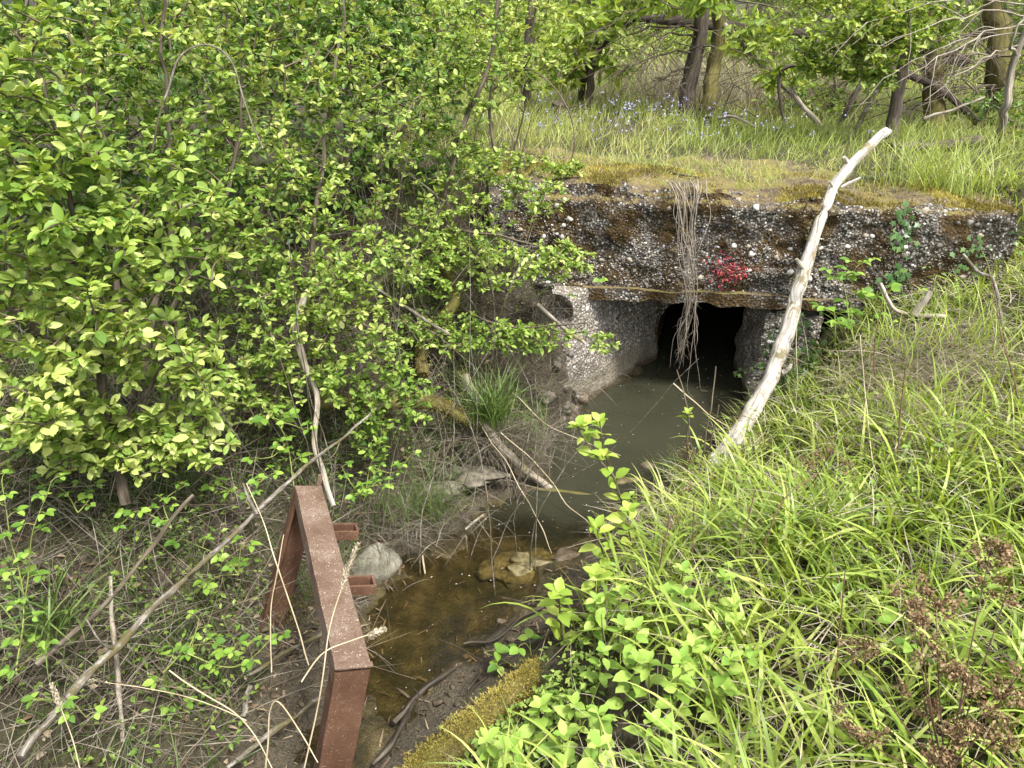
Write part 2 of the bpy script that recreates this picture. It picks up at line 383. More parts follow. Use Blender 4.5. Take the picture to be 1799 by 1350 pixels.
def watermat():
    m, nt, b = newmat('water')
    nt.nodes.remove(b)
    p = geo_pos(nt)
    n1 = noise(nt, p, 2.2, 4, 0.6)
    murk = attr(nt, 'murk')
    f = math_(nt, 'MINIMUM', math_(nt, 'MAXIMUM', math_(nt, 'ADD', murk, math_(nt, 'MULTIPLY', math_(nt, 'SUBTRACT', n1, 0.5), 0.5)), 0.10), 0.97)
    d = N(nt, 'ShaderNodeBsdfDiffuse'); nt.links.new(mixc(nt, n1, (0.024, 0.025, 0.015), (0.044, 0.044, 0.028)), d.inputs[0])
    t = N(nt, 'ShaderNodeBsdfTransparent'); t.inputs[0].default_value = (0.80, 0.74, 0.58, 1)
    a = N(nt, 'ShaderNodeMixShader'); nt.links.new(f, a.inputs[0]); nt.links.new(t.outputs[0], a.inputs[1]); nt.links.new(d.outputs[0], a.inputs[2])
    g = N(nt, 'ShaderNodeBsdfGlossy', Roughness=0.03); fr = N(nt, 'ShaderNodeFresnel', IOR=1.33)
    bp = N(nt, 'ShaderNodeBump', Strength=0.12, Distance=0.02); nt.links.new(noise(nt, p, 14, 2), bp.inputs['Height'])
    nt.links.new(bp.outputs[0], g.inputs['Normal']); nt.links.new(bp.outputs[0], fr.inputs['Normal'])
    o = N(nt, 'ShaderNodeMixShader'); nt.links.new(fr.outputs[0], o.inputs[0]); nt.links.new(a.outputs[0], o.inputs[1]); nt.links.new(g.outputs[0], o.inputs[2])
    nt.links.new(o.outputs[0], nt.nodes['Material Output'].inputs[0])
watermat()

# ------------------------------------------------------------------ terrain
LEFT = np.array([(1.6, 8.0), (1.13, 5.12), (0.55, 4.49), (0.32, 3.97), (0.26, 3.77), (0.16, 3.40), (-0.15, 3.26), (-0.29, 3.01), (-0.52, 2.84), (-0.60, 2.70), (-0.66, 2.46), (-0.64, 2.09), (-0.66, 1.78), (-0.85, 1.4), (-1.25, 0.8), (-2.2, 0.2), (-4, -0.3)])
RIGHT = np.array([(2.6, 8.0), (1.75, 4.75), (1.6, 4.45), (1.5, 4.26), (1.2, 3.77), (0.82, 3.36), (0.58, 3.21), (0.42, 2.92), (0.27, 2.72), (0.1, 2.46), (-0.1, 2.32), (-0.27, 2.11), (-0.42, 1.88), (-0.52, 1.7), (-0.62, 1.4), (-0.9, 0.7), (-1.7, -0.3), (-3.5, -1.0)])
def pdist(x, y, L):
    best = np.full(x.shape, 1e9)
    for (ax, ay), (bx, by) in zip(L[:-1], L[1:]):
        dx, dy = bx - ax, by - ay
        t = np.clip(((x - ax) * dx + (y - ay) * dy) / (dx * dx + dy * dy), 0, 1)
        best = np.minimum(best, (x - ax - t * dx) ** 2 + (y - ay - t * dy) ** 2)
    return np.sqrt(best)
POLY = np.vstack([LEFT, RIGHT[::-1]])
def inside(x, y):
    c = np.zeros(x.shape, bool)
    for (ax, ay), (bx, by) in zip(POLY, np.roll(POLY, -1, 0)):
        if ay == by: continue
        c ^= ((ay > y) != (by > y)) & (x < (bx - ax) * (y - ay) / (by - ay) + ax)
    return c
SA = np.array([-0.15, 4.67]); SD = np.array([cos(radians(-8.5)), sin(radians(-8.5))]); SN = np.array([-SD[1], SD[0]])   # culvert front line, along and inward
def past_slab(x, y): return (x - SA[0]) * SN[0] + (y - SA[1]) * SN[1]
def height(x, y, trench=True, detail=True):
    x = np.asarray(x, float); y = np.asarray(y, float)
    dl, dr, ins = pdist(x, y, LEFT), pdist(x, y, RIGHT), inside(x, y)
    d = np.minimum(dl, dr)
    near = sstep(2.6, 2.0, y)
    hl = np.interp(dl, [0, .12, .35, .6, 1, 1.5, 3, 6], [-.01, .05, .14, .36, .62, .80, 1.12, 1.4]) * (1 - near) + np.interp(dl, [0, .5, .8, 1.2, 2, 4], [-.01, .10, .30, .52, .8, 1.0]) * near
    hr = np.interp(dr, [0, .12, .3, .6, 1, 1.6, 3, 6], [-.01, .04, .20, .40, .56, .72, .98, 1.3])
    hr = hr + .34 * np.exp(-(((x - 2.15) / .24) ** 2 + ((y - 4.38) / .2) ** 2)) * sstep(.1, .4, dr)
    hr = hr + .26 * sstep(2.9, 4.3, y) * sstep(.15, 1.0, dr)
    h = np.where(dl < dr, hl, hr)
    h = h + np.where(dl < dr, .55 * np.exp(-(((x - .0) / .42) ** 2 + ((y - 4.62) / .33) ** 2)), 0) * sstep(.02, .3, dl)
    h = h + np.where(dl < dr, .50 * np.exp(-(((x - .22) / .17) ** 2 + ((y - 4.27) / .15) ** 2)), 0) * sstep(.0, .12, dl)
    deep = 0.06 + 0.30 * sstep(2.8, 3.8, y)
    h = np.where(ins, -.01 - deep * sstep(0, .35, d), h)
    if detail:
        amp = np.where(ins, .03, .025 + .05 * sstep(.1, .8, d))
        h = h + amp * noise2(x, y, 2.3, 3) + np.where(ins, .018, .028) * noise2(x, y, 13.0, 3)
    s = past_slab(x, y)
    top = 1.37 + .05 * noise2(x, y, .8, 3) + 0.012 * np.maximum(s - 3, 0)
    k = sstep(.5, .62, s) * (np.where(ins | (d < .35), 0.0, 1.0) if trench else 1.0)
    lft = sstep(.3, -.6, x)
    k = np.maximum(k, sstep(-1.2, 1.0, s) * lft * np.where(ins, 0, 1))
    return h * (1 - k) + np.maximum(top, h) * k

def axis(lo, hi, step, ext, grow=1.25):
    a = list(np.arange(lo, hi, step)); s = step
    while a[-1] < ext[1]: s *= grow; a.append(a[-1] + s)
    b = []; s = step; c = lo
    while c > ext[0]: s *= grow; c -= s; b.append(c)
    return np.array(b[::-1] + a)
def sheet(name, xs, ys, zf, mat):
    X, Y = np.meshgrid(xs, ys, indexing='ij')
    a = Acc(); nx, ny = X.shape
    i = np.arange(nx - 1)[:, None] * ny; j = np.arange(ny - 1)[None]
    F = np.stack([i + j, i + ny + j, i + ny + 1 + j, i + 1 + j], -1).reshape(-1, 4)
    a.add(np.stack([X.ravel(), Y.ravel(), zf(X.ravel(), Y.ravel())], -1), F)
    o = a.build(name, mat); return structure(o), X.ravel(), Y.ravel()
gx, gy = axis(-3.2, 3.6, .03, (-90, 90)), axis(.6, 5.6, .03, (-40, 120))
g, X, Y = sheet('ground', gx, gy, height, 'ground')
d_ = np.where(inside(X, Y), 0, np.minimum(pdist(X, Y, LEFT), pdist(X, Y, RIGHT)))
isl = pdist(X, Y, LEFT) < pdist(X, Y, RIGHT)
mud = np.where(isl, sstep(.62, .30, d_ + .12 * noise2(X, Y, 3)) , sstep(.42, .2, d_ + .1 * noise2(X, Y, 3))) * sstep(5.4, 5.0, Y)
bd_ = g.data.attributes.new('bed', 'FLOAT', 'POINT'); bd_.data.foreach_set('value', inside(X, Y).astype(np.float32))
at_ = g.data.attributes.new('mud', 'FLOAT', 'POINT'); at_.data.foreach_set('value', mud.astype(np.float32))
m_, X, Y = sheet('meadow', np.arange(-.4, 5.6, .1), np.concatenate([np.arange(5.15, 9.5, .1)]), lambda x, y: height(x, y, False) + .012 - .4 * sstep(.75, .55, past_slab(x, y)), 'ground')
w, X, Y = sheet('stream_water', np.arange(-4.2, 3.0, .06), np.arange(-.9, 7.9, .06), lambda x, y: 0 * x, 'water')
mk = w.data.attributes.new('murk', 'FLOAT', 'POINT')
mk.data.foreach_set('value', (sstep(2.95, 3.75, Y + .25 * noise2(X, Y, 2.0)) * 1.0).astype(np.float32))

# ------------------------------------------------------------------ leaf, blade and pebble shapes
def leaf_tpl(w=.5, fold=.12, curl=.15, wide=.5, rich=True, serr=0.0):
    if not rich:
        return (np.array([(0, 0, 0), (-w / 2, wide, fold), (w / 2, wide, fold), (0, 1, -curl)]), [(0, 3, 1), (0, 2, 3)])
    ts = [0, .22, .5, .78, 1]
    V = []; F = []
    for t in ts:
        ww = w / 2 * (sin(pi * t ** (math.log(.5) / math.log(wide))) ** .8 if 0 < t < 1 else 0)
        z = -curl * t * t
        V.append((0, t, z))
        if 0 < t < 1:
            V.append((-ww * (1 + serr), t + serr * .2, z + fold * ww * 2)); V.append((ww * (1 + serr), t + serr * .2, z + fold * ww * 2))
    # 0 | 1,2,3 | 4,5,6 | 7,8,9 | 10
    F = [(0, 1, 2), (0, 3, 1), (1, 4, 5, 2), (1, 3, 6, 4), (4, 7, 8, 5), (4, 6, 9, 7), (7, 10, 8), (7, 9, 10)]
    return (np.array(V), F)
def blade_tpl(bend, seg=5, fold=.0, taper=.7, twist=0.0, start=.1):
    V = []; F = []
    y = z = 0.0; a = start
    for k in range(seg + 1):
        t = k / seg
        ww = .5 * (1 - t ** 2.2) * (taper + (1 - taper) * min(1, t * 4)) if k < seg else 0.02
        tw = twist * t
        V += [(-ww * cos(tw), y - ww * sin(tw) * 0, z), (ww * cos(tw), y, z + fold * 0)]
        if k < seg:
            y += sin(a) / seg; z += cos(a) / seg; a += bend / seg
    for k in range(seg):
        F.append((2 * k, 2 * k + 1, 2 * k + 3, 2 * k + 2))
    return (np.array(V), F)
def ball_tpl(seg=6, rings=5, seed=0, rough=.12):
    r = np.random.default_rng(seed)
    V = [(0, 0, 1)]
    for i in range(1, rings):
        for j in range(seg):
            a = 2 * pi * (j + .5 * (i % 2)) / seg; b = pi * i / rings
            V.append((sin(b) * cos(a), sin(b) * sin(a), cos(b)))
    V.append((0, 0, -1)); V = np.array(V); V *= 1 + rough * (r.random((len(V), 1)) - .5) * 2
    F = [(0, 1 + j, 1 + (j + 1) % seg) for j in range(seg)]
    for i in range(rings - 2):
        for j in range(seg):
            p, q = 1 + i * seg + j, 1 + i * seg + (j + 1) % seg
            F.append((p, p + seg, q + seg, q))
    e = len(V) - 1
    F += [(e, e - seg + (j + 1) % seg, e - seg + j) for j in range(seg)]
    return (V, F)
LEAF = [leaf_tpl(.52, .2, .12, .52), leaf_tpl(.56, .12, .3, .55), leaf_tpl(.48, .3, .05, .5), leaf_tpl(.6, .05, .18, .58)]
LEAF_S = [leaf_tpl(.5, .08, .15, .5, False), leaf_tpl(.56, .04, .3, .55, False)]
LEAF_N = [leaf_tpl(.32, .15, .35, .48), leaf_tpl(.36, .1, .5, .45)]
BALL = [(lambda t: (t[0] * np.array([1, 1, .62]), t[1]))(ball_tpl(6, 5, s, .26)) for s in range(6)]
BALL_S = [ball_tpl(5, 4, s + 20, .16) for s in range(5)]

def scatter(acc, tpls, pos, dirs, up, size, tone, wscale=1.0):
    """one template copy for each position: y axis along dirs, z axis near up"""
    pos = np.asarray(pos); k = len(pos)
    if not k: return
    M = frames(dirs, up); size = np.broadcast_to(size, (k,)); ws = np.broadcast_to(wscale, (k,))
    M = M * np.stack([size * ws, size, size], -1)[:, None, :]
    which = rng.integers(0, len(tpls), k)
    for q, t in enumerate(tpls):
        s = which == q
        acc.inst(t, M[s], pos[s], np.broadcast_to(tone, (k,))[s])

_leafmesh = {}
def leaf_object(tpl, mat, pos, d, up, size, parent, name='leaf', ws=1.0):
    """one leaf (or pebble) as an object of its own; alike pieces share their mesh"""
    from mathutils import Matrix
    key = (id(tpl), mat)
    if key not in _leafmesh:
        a = Acc(); a.add(tpl[0], list(tpl[1])); _leafmesh[key] = a.mesh(name, mat)
    M = frames(np.asarray(d)[None], np.asarray(up)[None])[0] * np.array([size * ws, size, size])[None, :]
    o = bpy.data.objects.new(name, _leafmesh[key]); col.objects.link(o)
    L = np.asarray(parent.location) if parent is not None else 0
    if parent is not None and parent.parent is not None: L = L + np.asarray(parent.parent.location)
    T = np.asarray(pos) - L
    o.matrix_basis = Matrix([[*M[0], T[0]], [*M[1], T[1]], [*M[2], T[2]], [0, 0, 0, 1]])
    o.parent = parent
    return o

def rand_dirs(k): return nrm(rng.normal(size=(k, 3)))
UPV = np.array([0, 0, 1.0])

# ------------------------------------------------------------------ culvert
SLAB_Z0, SLAB_H, SLAB_L, SLAB_D = .77, .64, 3.12, 1.0
M_S = np.array([[SD[0], SN[0], 0], [SD[1], SN[1], 0], [0, 0, 1.0]])
cul = thing('culvert', 'old pebbly concrete culvert slab with dark tunnel mouth over the stream', 'culvert', (0.9, 4.7, 0))
S_O = np.array([SA[0], SA[1], SLAB_Z0])
def slab_fn(P):
    P = P.copy()
    t = P[:, 0] / SLAB_L
    P[:, 2] += (P[:, 2] / SLAB_H) * (.05 - .10 * t + .035 * noise3(np.stack([P[:, 0] * 3, P[:, 1] * 2, 0 * t], -1)))
    dsp = np.stack([noise3(P + 5, 5), noise3(P + 25, 5), noise3(P + 45, 5)], -1) * .03 + np.stack([noise3(P + 5, 24), noise3(P + 25, 24), noise3(P + 45, 24)], -1) * .014
    P += dsp * np.array([1, 1, .7])
    e = sstep(.10, 0, SLAB_H - P[:, 2]) * sstep(.12, 0, P[:, 1])      # worn upper front edge
    P[:, 1] += .05 * e; P[:, 2] -= .03 * e
    return P
a = Acc(); boxgrid(a, (SLAB_L, SLAB_D, SLAB_H), (190, 60, 46), M_S, S_O, slab_fn)
slab = a.build('slab', 'concrete_slab', cul)
a = Acc()
def lint_fn(P):
    P = P.copy(); P += np.stack([noise3(P + 9, 9), noise3(P + 29, 9), noise3(P + 49, 9)], -1) * .014; return P
boxgrid(a, (1.9, .35, .075), (120, 16, 6), M_S, S_O + M_S @ np.array([.62, -.035, -.06]), lint_fn)
a.build('lintel', 'concrete_slab', cul)
# wing wall on the left, standing in the water, and pier on the right
W0, W1 = np.array([.38, 4.30]), np.array([1.13, 5.14])
wd = nrm(W1 - W0); wn_ = np.array([-wd[1], wd[0]]); wl = np.linalg.norm(W1 - W0)
M_W = np.array([[wd[0], wn_[0], 0], [wd[1], wn_[1], 0], [0, 0, 1.0]])
W_O = np.array([W0[0], W0[1], -.35])
def wing_fn(P):
    P = P.copy()
    t = P[:, 0] / wl
    P[:, 1] += .10 * (P[:, 2] / 1.06) - .02
    br = sstep(.22, 0, t)                                   # broken outer end
    P[:, 0] += br * (.10 * noise3(P, 6) + .12 * (P[:, 2] - .4))
    P += np.stack([noise3(P + 5, 8), noise3(P + 25, 8), noise3(P + 45, 8)], -1) * .018 + np.stack([noise3(P + 5, 30), noise3(P + 25, 30), noise3(P + 45, 30)], -1) * .008
    return P
a = Acc(); boxgrid(a, (wl, .28, 1.13), (70, 18, 70), M_W, W_O, wing_fn)
wing = a.build('wing_wall', 'concrete_wall', cul)
PR_O = np.array([1.60, 4.42, -.35])
def pier_fn(P):
    P = P.copy(); P[:, 0] += .05 * (1.0 - P[:, 2]) * -1 + .03
    P += np.stack([noise3(P + 65, 8), noise3(P + 25, 8), noise3(P + 45, 8)], -1) * .025 + np.stack([noise3(P + 5, 28), noise3(P + 25, 28), noise3(P + 45, 28)], -1) * .012
    return P
a = Acc(); boxgrid(a, (.36, .75, 1.0), (24, 40, 56), M_S, PR_O, pier_fn)
pier = a.build('pier', 'concrete_wall', cul)
# tunnel: arched lining running back under the meadow, with a face ring at the mouth
TO = np.array([1.10, 5.16, -.35]); TD = nrm(np.array([SN[0] + .12, SN[1], 0])); TX = np.array([SD[0], SD[1], 0])
prof = [(0, 0), (0, .62)] + [(.40 - .40 * cos(q), .62 + .30 * sin(q)) for q in np.linspace(0, pi, 15)[1:-1]] + [(.80, .62), (.80, 0)]
a = Acc(); nP = len(prof)
ring = lambda s: np.array([TO + TX * u + UPV * v + TD * s for u, v in prof])
R_ = [ring(s) for s in np.linspace(0, 5, 24)]
V = np.vstack(R_); F = [(k * nP + j, k * nP + j + 1, (k + 1) * nP + j + 1, (k + 1) * nP + j) for k in range(23) for j in range(nP - 1)]
a.add(V, F); a.add(R_[-1], [list(range(nP))])
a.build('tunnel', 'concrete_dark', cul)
a = Acc(); outer = [(min(max((u - .4) * 3.2 + .4, -.25), 1.1), 1.1 if v > .5 else v) for u, v in prof]
for dd in (-.02,):
    Vi = np.array([TO + TX * u + UPV * v + TD * dd for u, v in prof]); Vo = np.array([TO + TX * u + UPV * v + TD * dd for u, v in outer])
    a.add(np.vstack([Vi, Vo]), [(j, j + 1, nP + j + 1, nP + j) for j in range(nP - 1)])
    Vb = Vi + TD * .06
    a.add(np.vstack([Vi, Vb]), [(j, nP + j, nP + j + 1, j + 1) for j in range(nP - 1)])
a.build('headwall', 'concrete_slab', cul)

# pebbles that the weather has freed from the concrete
def slab_surface(u, v):
    P = slab_fn(np.stack([u, 0 * u, v], -1)); return P @ M_S.T + S_O
def wing_surface(u, v):
    P = wing_fn(np.stack([u, 0 * u, v], -1)); return P @ M_W.T + W_O
nS = np.array([-SN[0], -SN[1], 0]); nW = np.array([-wn_[0], -wn_[1], 0])
def pebble_field(parent, surf, nrml, usize, v0, v1, kbig, ksmall, bigr, smallr, keep, flat_along):
    u = rng.random(ksmall) * usize; v = v0 + rng.random(ksmall) * (v1 - v0)
    P = surf(u, v)
    ok = rng.random(ksmall) < keep(P, u, v); P = P[ok]; k = len(P)
    r = smallr[0] * np.exp(rng.random(k) ** 2 * math.log(smallr[1] / smallr[0]))
    M = frames(nrm(np.asarray(flat_along) + .35 * rng.normal(size=(k, 3))), nrml)
    S = np.stack([r * rng.uniform(.7, 1, k), r * rng.uniform(.9, 1.5, k), r * rng.uniform(.45, .8, k)], -1)
    M = M * S[:, None, :]
    ac = Acc(); which = rng.integers(0, 5, k)
    tone = np.clip(rng.normal(.33, .26, k), 0, 1)
    for q in range(5):
        s = which == q; ac.inst(BALL_S[q], M[s], (P + nrml * (r * .1)[:, None])[s], tone[s])
    ac.build('small_pebbles', 'pebble', parent.parent, kind='stuff').parent = parent.parent
    done = []
    tries = 0
    while len(done) < kbig and tries < 20 * kbig:
        tries += 1
        uu, vv = rng.random(1) * usize, v0 + rng.random(1) * (v1 - v0)
        p = surf(uu, vv)
        if rng.random() > keep(p, uu, vv)[0] * .8 + .2: continue
        rr = bigr[0] * math.exp(rng.random() ** 2.2 * math.log(bigr[1] / bigr[0]))
        if any(np.linalg.norm(p[0] - q) < (rr + r2) * .9 for q, r2 in done): continue
        done.append((p[0], rr))
        leaf_object(BALL[len(done) % 6], 'pebble_single', p[0] - nrml * rr * .08, np.asarray(flat_along) + .3 * rng.normal(size=3), nrml + .25 * rng.normal(size=3), rr, parent, 'pebble', rng.uniform(.65, .95))
def keep_slab(P, u, v):
    mossy = sstep(.0, .30, fbm(P + 3, 3.1, 3) + .22 * sstep(.25, .5, v) + .45 * np.exp(-((u - .75) / .45) ** 2) * sstep(.05, .3, v) + .28 * sstep(.34, .5, v) - .24 - .35 * sstep(.60, .64, v))
    return (1 - .90 * mossy) * (.35 + .65 * sstep(-.3, .25, fbm(P + 40, 5, 2)))
pebble_field(slab, slab_surface, nS, SLAB_L, .01, SLAB_H, 250, 21000, (.008, .027), (.0028, .0085), keep_slab, (SD[0], SD[1], 0))
pebble_field(wing, wing_surface, nW, wl, .55, 1.08, 50, 1300, (.012, .03), (.004, .010), lambda P, u, v: sstep(.55, .72, v) * (.35 + .65 * sstep(.75, .3, u / wl)), (wd[0], wd[1], 0))
def pier_surface(u, v): return pier_fn(np.stack([u, 0 * u, v], -1)) @ M_S.T + PR_O
pebble_field(pier, pier_surface, nS, .36, .35, 1.0, 30, 1500, (.012, .034), (.0045, .013), lambda P, u, v: 0 * u + .8, (SD[0], SD[1], 0))
# moss: yellow cushions along the top edge, brown felt on the face
def spikes(acc, P, nv, size, tone, lean=.7):
    scatter(acc, [blade_tpl(.5, 2, taper=1), blade_tpl(1.0, 2, taper=1)], P, np.cross(nv, rand_dirs(len(P))), nv + lean * rand_dirs(len(P)), size, tone, .35)
def moss_patch(acc, P, nv, size, tone, k=3):
    nv = np.repeat(np.broadcast_to(nv, P.shape), k, 0)
    P = np.repeat(P, k, 0) + rng.normal(size=(len(P) * k, 3)) * size * .5
    spikes(acc, P, nv, size * rng.uniform(.6, 1.3, len(P)), np.clip(np.repeat(tone, k) + rng.normal(0, .12, len(P)), 0, 1))
k = 16000
u = rng.random(k) * SLAB_L; b_ = rng.random(k) ** 1.4 * .62
P = slab_fn(np.stack([u, b_, np.full(k, SLAB_H)], -1)) @ M_S.T + S_O
mo = fbm(P, 3.4, 3)
ok = mo + rng.normal(0, .15, k) > -.05; a = Acc()
moss_patch(a, P[ok], UPV, .016, .35 + .5 * sstep(-.1, .5, fbm(P[ok] + 11, 5, 2)), 2)
a.build('moss', 'moss', cul, kind='stuff')
k = 22000
u = rng.random(k) * SLAB_L; v = rng.random(k) * SLAB_H
P = slab_surface(u, v); ok = rng.random(k) > keep_slab(P, u, v) + .25; P = P[ok]
a = Acc(); moss_patch(a, P, nS * .8 + UPV * .5, .010, .2 + .55 * sstep(-.3, .5, fbm(P + 21, 4, 2)) * rng.random(len(P)), 2)
a.build('brown_moss', 'moss_brown', cul, kind='stuff')

# ------------------------------------------------------------------ roots that hang over the slab edge
hr_ = thing('hanging_roots', 'bundle of pale dangling roots hanging over the slab into the tunnel mouth', 'roots', tuple((slab_surface(np.array([1.27]), np.array([.7])))[0]))
top0 = np.array((1.07, 4.48, 1.45)); mid0 = np.array((1.09, 4.38, 1.08)); low0 = np.array((1.12, 4.36, 0.72)); end0 = np.array((1.1, 4.36, 0.32))
for k in range(22):
    sp = rng.uniform(-1, 1)
    pt = top0 + np.array([sp * .15 + .01, .08 + .14 * rng.random(), .005])
    p1 = top0 + np.array([sp * .10 + rng.normal(0, .012), -.05 - .05 * rng.random(), -.04])
    p2 = mid0 + np.array([sp * .06 + rng.normal(0, .018), rng.uniform(-.06, .03), rng.normal(0, .03)])
    p3 = low0 + np.array([sp * .018 + rng.normal(0, .014), rng.uniform(-.05, .04), rng.normal(0, .03)])
    p4 = end0 + np.array([rng.normal(0, .05), rng.uniform(-.07, .05), rng.uniform(-.05, .18)])
    pts = [pt, p1, (p1 + p2) / 2 + rng.normal(0, .022, 3), p2, (p2 + p3) / 2 + rng.normal(0, .016, 3), p3, (p3 + p4) / 2 + rng.normal(0, .024, 3), p4]
    if k % 4 == 3: pts = pts[:5]
    a = Acc(); r = rng.uniform(.0013, .0038)
    Pp = tube(a, pts, r, .0007, 5, 44, wob=.010)
    for q in range(6):
        i = rng.integers(16, 42); e = Pp[i] + np.array([rng.normal(0, .035), rng.normal(0, .02), -rng.uniform(.02, .11)])
        tube(a, [Pp[i], (Pp[i] + e) / 2 + rng.normal(0, .010, 3), e], .0011, .0004, 3, 7)
    a.build('root', 'root', hr_)
for dx, zb in ((.03, .05), (-.05, -.005)):
    a = Acc(); pts = [low0 + np.array([.03, 0, .1]), low0 + np.array([.045, 0, -.15]), np.array((1.21, 4.36, 0.11)) + (dx, 0, .06), np.array((1.23, 4.36, 0.07)) + (dx + .04, 0, zb)]
    tube(a, pts, .0026, .0008, 4, 20, wob=.008); a.build('root', 'root', hr_)

# ------------------------------------------------------------------ bleached log leaning on the slab
bl = thing('leaning_log', 'bleached bare log leaning from the stream bank over the slab edge', 'log', (1.13, 3.49, 0.06))
a = Acc()
lp = tube(a, [(0.97, 3.26, 0.03), (1.16, 3.5, 0.13), (1.31, 3.66, 0.23), (1.49, 3.86, 0.41), (1.61, 4.02, 0.64), (1.69, 4.16, 0.87), (1.79, 4.3, 1.14), (1.9, 4.43, 1.42), (2.05, 4.56, 1.57), (2.28, 4.72, 1.73)], .05, .02, 24, 170, rough=.13, wob=.007, rad=[.045, .056, .052, .047, .047, .045, .046, .041, .039, .032, .030, .030, .027, .025])
a.build('trunk', 'bark_bleached', bl)
for pts, r0, r1, nm in (([(1.14, 3.46, 0.08), (1.31, 3.46, 0.15), (1.51, 3.5, 0.19)], .062, .045, 'root_fork'),
                    ([(1.76, 4.24, 0.99), (1.7, 4.2, 1.05), (1.66, 4.18, 1.09)], .02, .008, 'branch_stub'),
                    ([(1.97, 4.47, 1.44), (2.03, 4.45, 1.48), (2.06, 4.45, 1.5)], .011, .007, 'branch_stub'),
                    ([(2.02, 4.55, 1.56), (1.99, 4.53, 1.59), (1.96, 4.5, 1.61)], .016, .009, 'branch_stub'),
                    ([(1.94, 4.45, 1.41), (1.89, 4.42, 1.46), (1.86, 4.4, 1.49)], .009, .004, 'branch_stub'),
                    ([(1.6, 3.92, 0.48), (1.62, 3.9, 0.51), (1.63, 3.9, 0.54)], .02, .01, 'branch_stub'),
                    ([(2.22, 4.69, 1.68), (2.27, 4.68, 1.71), (2.29, 4.68, 1.74)], .018, .012, 'branch_stub')):
    a = Acc(); tube(a, pts, r0, r1, 9, 9, rough=.15, wob=.006); a.build(nm, 'bark_bleached', bl)
a = Acc(); ii = rng.integers(20, 140, 1500); ww = np.array([-.75, -.2, .35])
P = lp[ii] + nrm(np.array([-.8, -.1, .5]) + .7 * rng.normal(size=(1500, 3))) * .045
ok = fbm(P, 6, 2) > .25
moss_patch(a, P[ok], ww, .007, np.full(ok.sum(), .6), 2); a.build('moss', 'moss', bl, kind='stuff')

# ------------------------------------------------------------------ rusty steel frame
fr = thing('rusty_frame', 'rusty brown steel gate frame standing in the mud beside the stream', 'steel frame', (-.62, 1.9, .1))
FA, FB = np.array((-0.77, 2.31, 0.78)), np.array((-0.44, 1.46, 0.78))            # far and near end of the top plate's middle
fdir = nrm(FB - FA); side = nrm(np.cross(fdir, UPV)); side = -side if side[0] < 0 else side      # side points over the stream
tilt = radians(14); upf = nrm(UPV * cos(tilt) + side * sin(tilt)); side = nrm(side * cos(tilt) - UPV * sin(tilt))
flen = np.linalg.norm(FB - FA)
def plate(acc, O, ax, ay, az, size, n=(6, 2, 1)):
    M = np.stack([ax, ay, az], -1)
    boxgrid(acc, size, n, M, O, lambda P: P + np.stack([noise3(P + 5, 12), noise3(P + 25, 12), noise3(P + 45, 12)], -1) * .0012)
WD, TH = .098, .012
a = Acc(); plate(a, FA - side * WD / 2, fdir, side, upf, (flen, WD, TH), (50, 8, 2))
plate(a, FA - side * WD / 2 - upf * .045, fdir, side, upf, (flen, TH, .0445), (50, 2, 4))
plate(a, FA + side * (WD / 2 - TH) - upf * .045, fdir, side, upf, (flen, TH, .0445), (50, 2, 4))
a.build('top_beam', 'rust', fr)
for end, sgn, ln in ((FA, 1, .72), (FB, -1, .80)):
    a = Acc(); ld = nrm(-upf * 1.0 - fdir * sgn * .03 - side * (.09 if sgn > 0 else 0))
    ax2 = nrm(np.cross(side, ld))
    O = end - fdir * sgn * (.014 if sgn > 0 else .014) - side * WD / 2 + upf * (.004 if sgn > 0 else -.006)
    if sgn < 0: O = end + fdir * .002 - side * WD / 2 - upf * .004
    plate(a, O, ld, side, ax2 * (1 if np.dot(ax2, fdir) > 0 else -1), (ln, WD * (1.0 if sgn > 0 else 1.0), TH), (30, 8, 2))
    plate(a, O + side * .001, ld, side, ax2 * (1 if np.dot(ax2, -fdir * sgn) > 0 else -1) * -1, (ln * .98, TH, .05), (30, 2, 4))
    a.build('leg', 'rust_red', fr)
a = Acc(); plate(a, FB + fdir * .000 - side * (WD / 2 + .003) + upf * .0125, side, fdir, upf, (WD + .008, .018, .004), (16, 3, 1)); a.build('weld_bead', 'rust', fr)
a = Acc(); plate(a, FA + side * (WD / 2 - .018) - fdir * .012 + upf * .005, fdir, side, upf, (.012, .016, .05), (3, 3, 6)); a.build('end_lug', 'rust', fr)
for s in (.30, .62):
    O = FA + fdir * (flen * s) + side * (WD / 2 + .001) - upf * .022
    w_, l_, h_, t_ = .055, .085, .034, .008
    a = Acc()
    plate(a, O - fdir * w_ / 2, side, fdir, upf, (l_, t_, h_), (8, 2, 4))
    plate(a, O + fdir * (w_ / 2 - t_), side, fdir, upf, (l_, t_, h_), (8, 2, 4))
    plate(a, O - fdir * (w_ / 2 - t_ - .0005) + side * (l_ - t_), side, fdir, upf, (t_, w_ - 2 * t_ - .001, h_), (2, 6, 4))
    a.build('bracket', 'rust_red', fr)
a = Acc(); P = FA - upf * .62 + rng.normal(size=(500, 3)) * np.array([.06, .02, .07]) - fdir * .03; moss_patch(a, P, -fdir, .009, np.full(500, .35), 2); a.build('moss', 'moss', fr, kind='stuff')

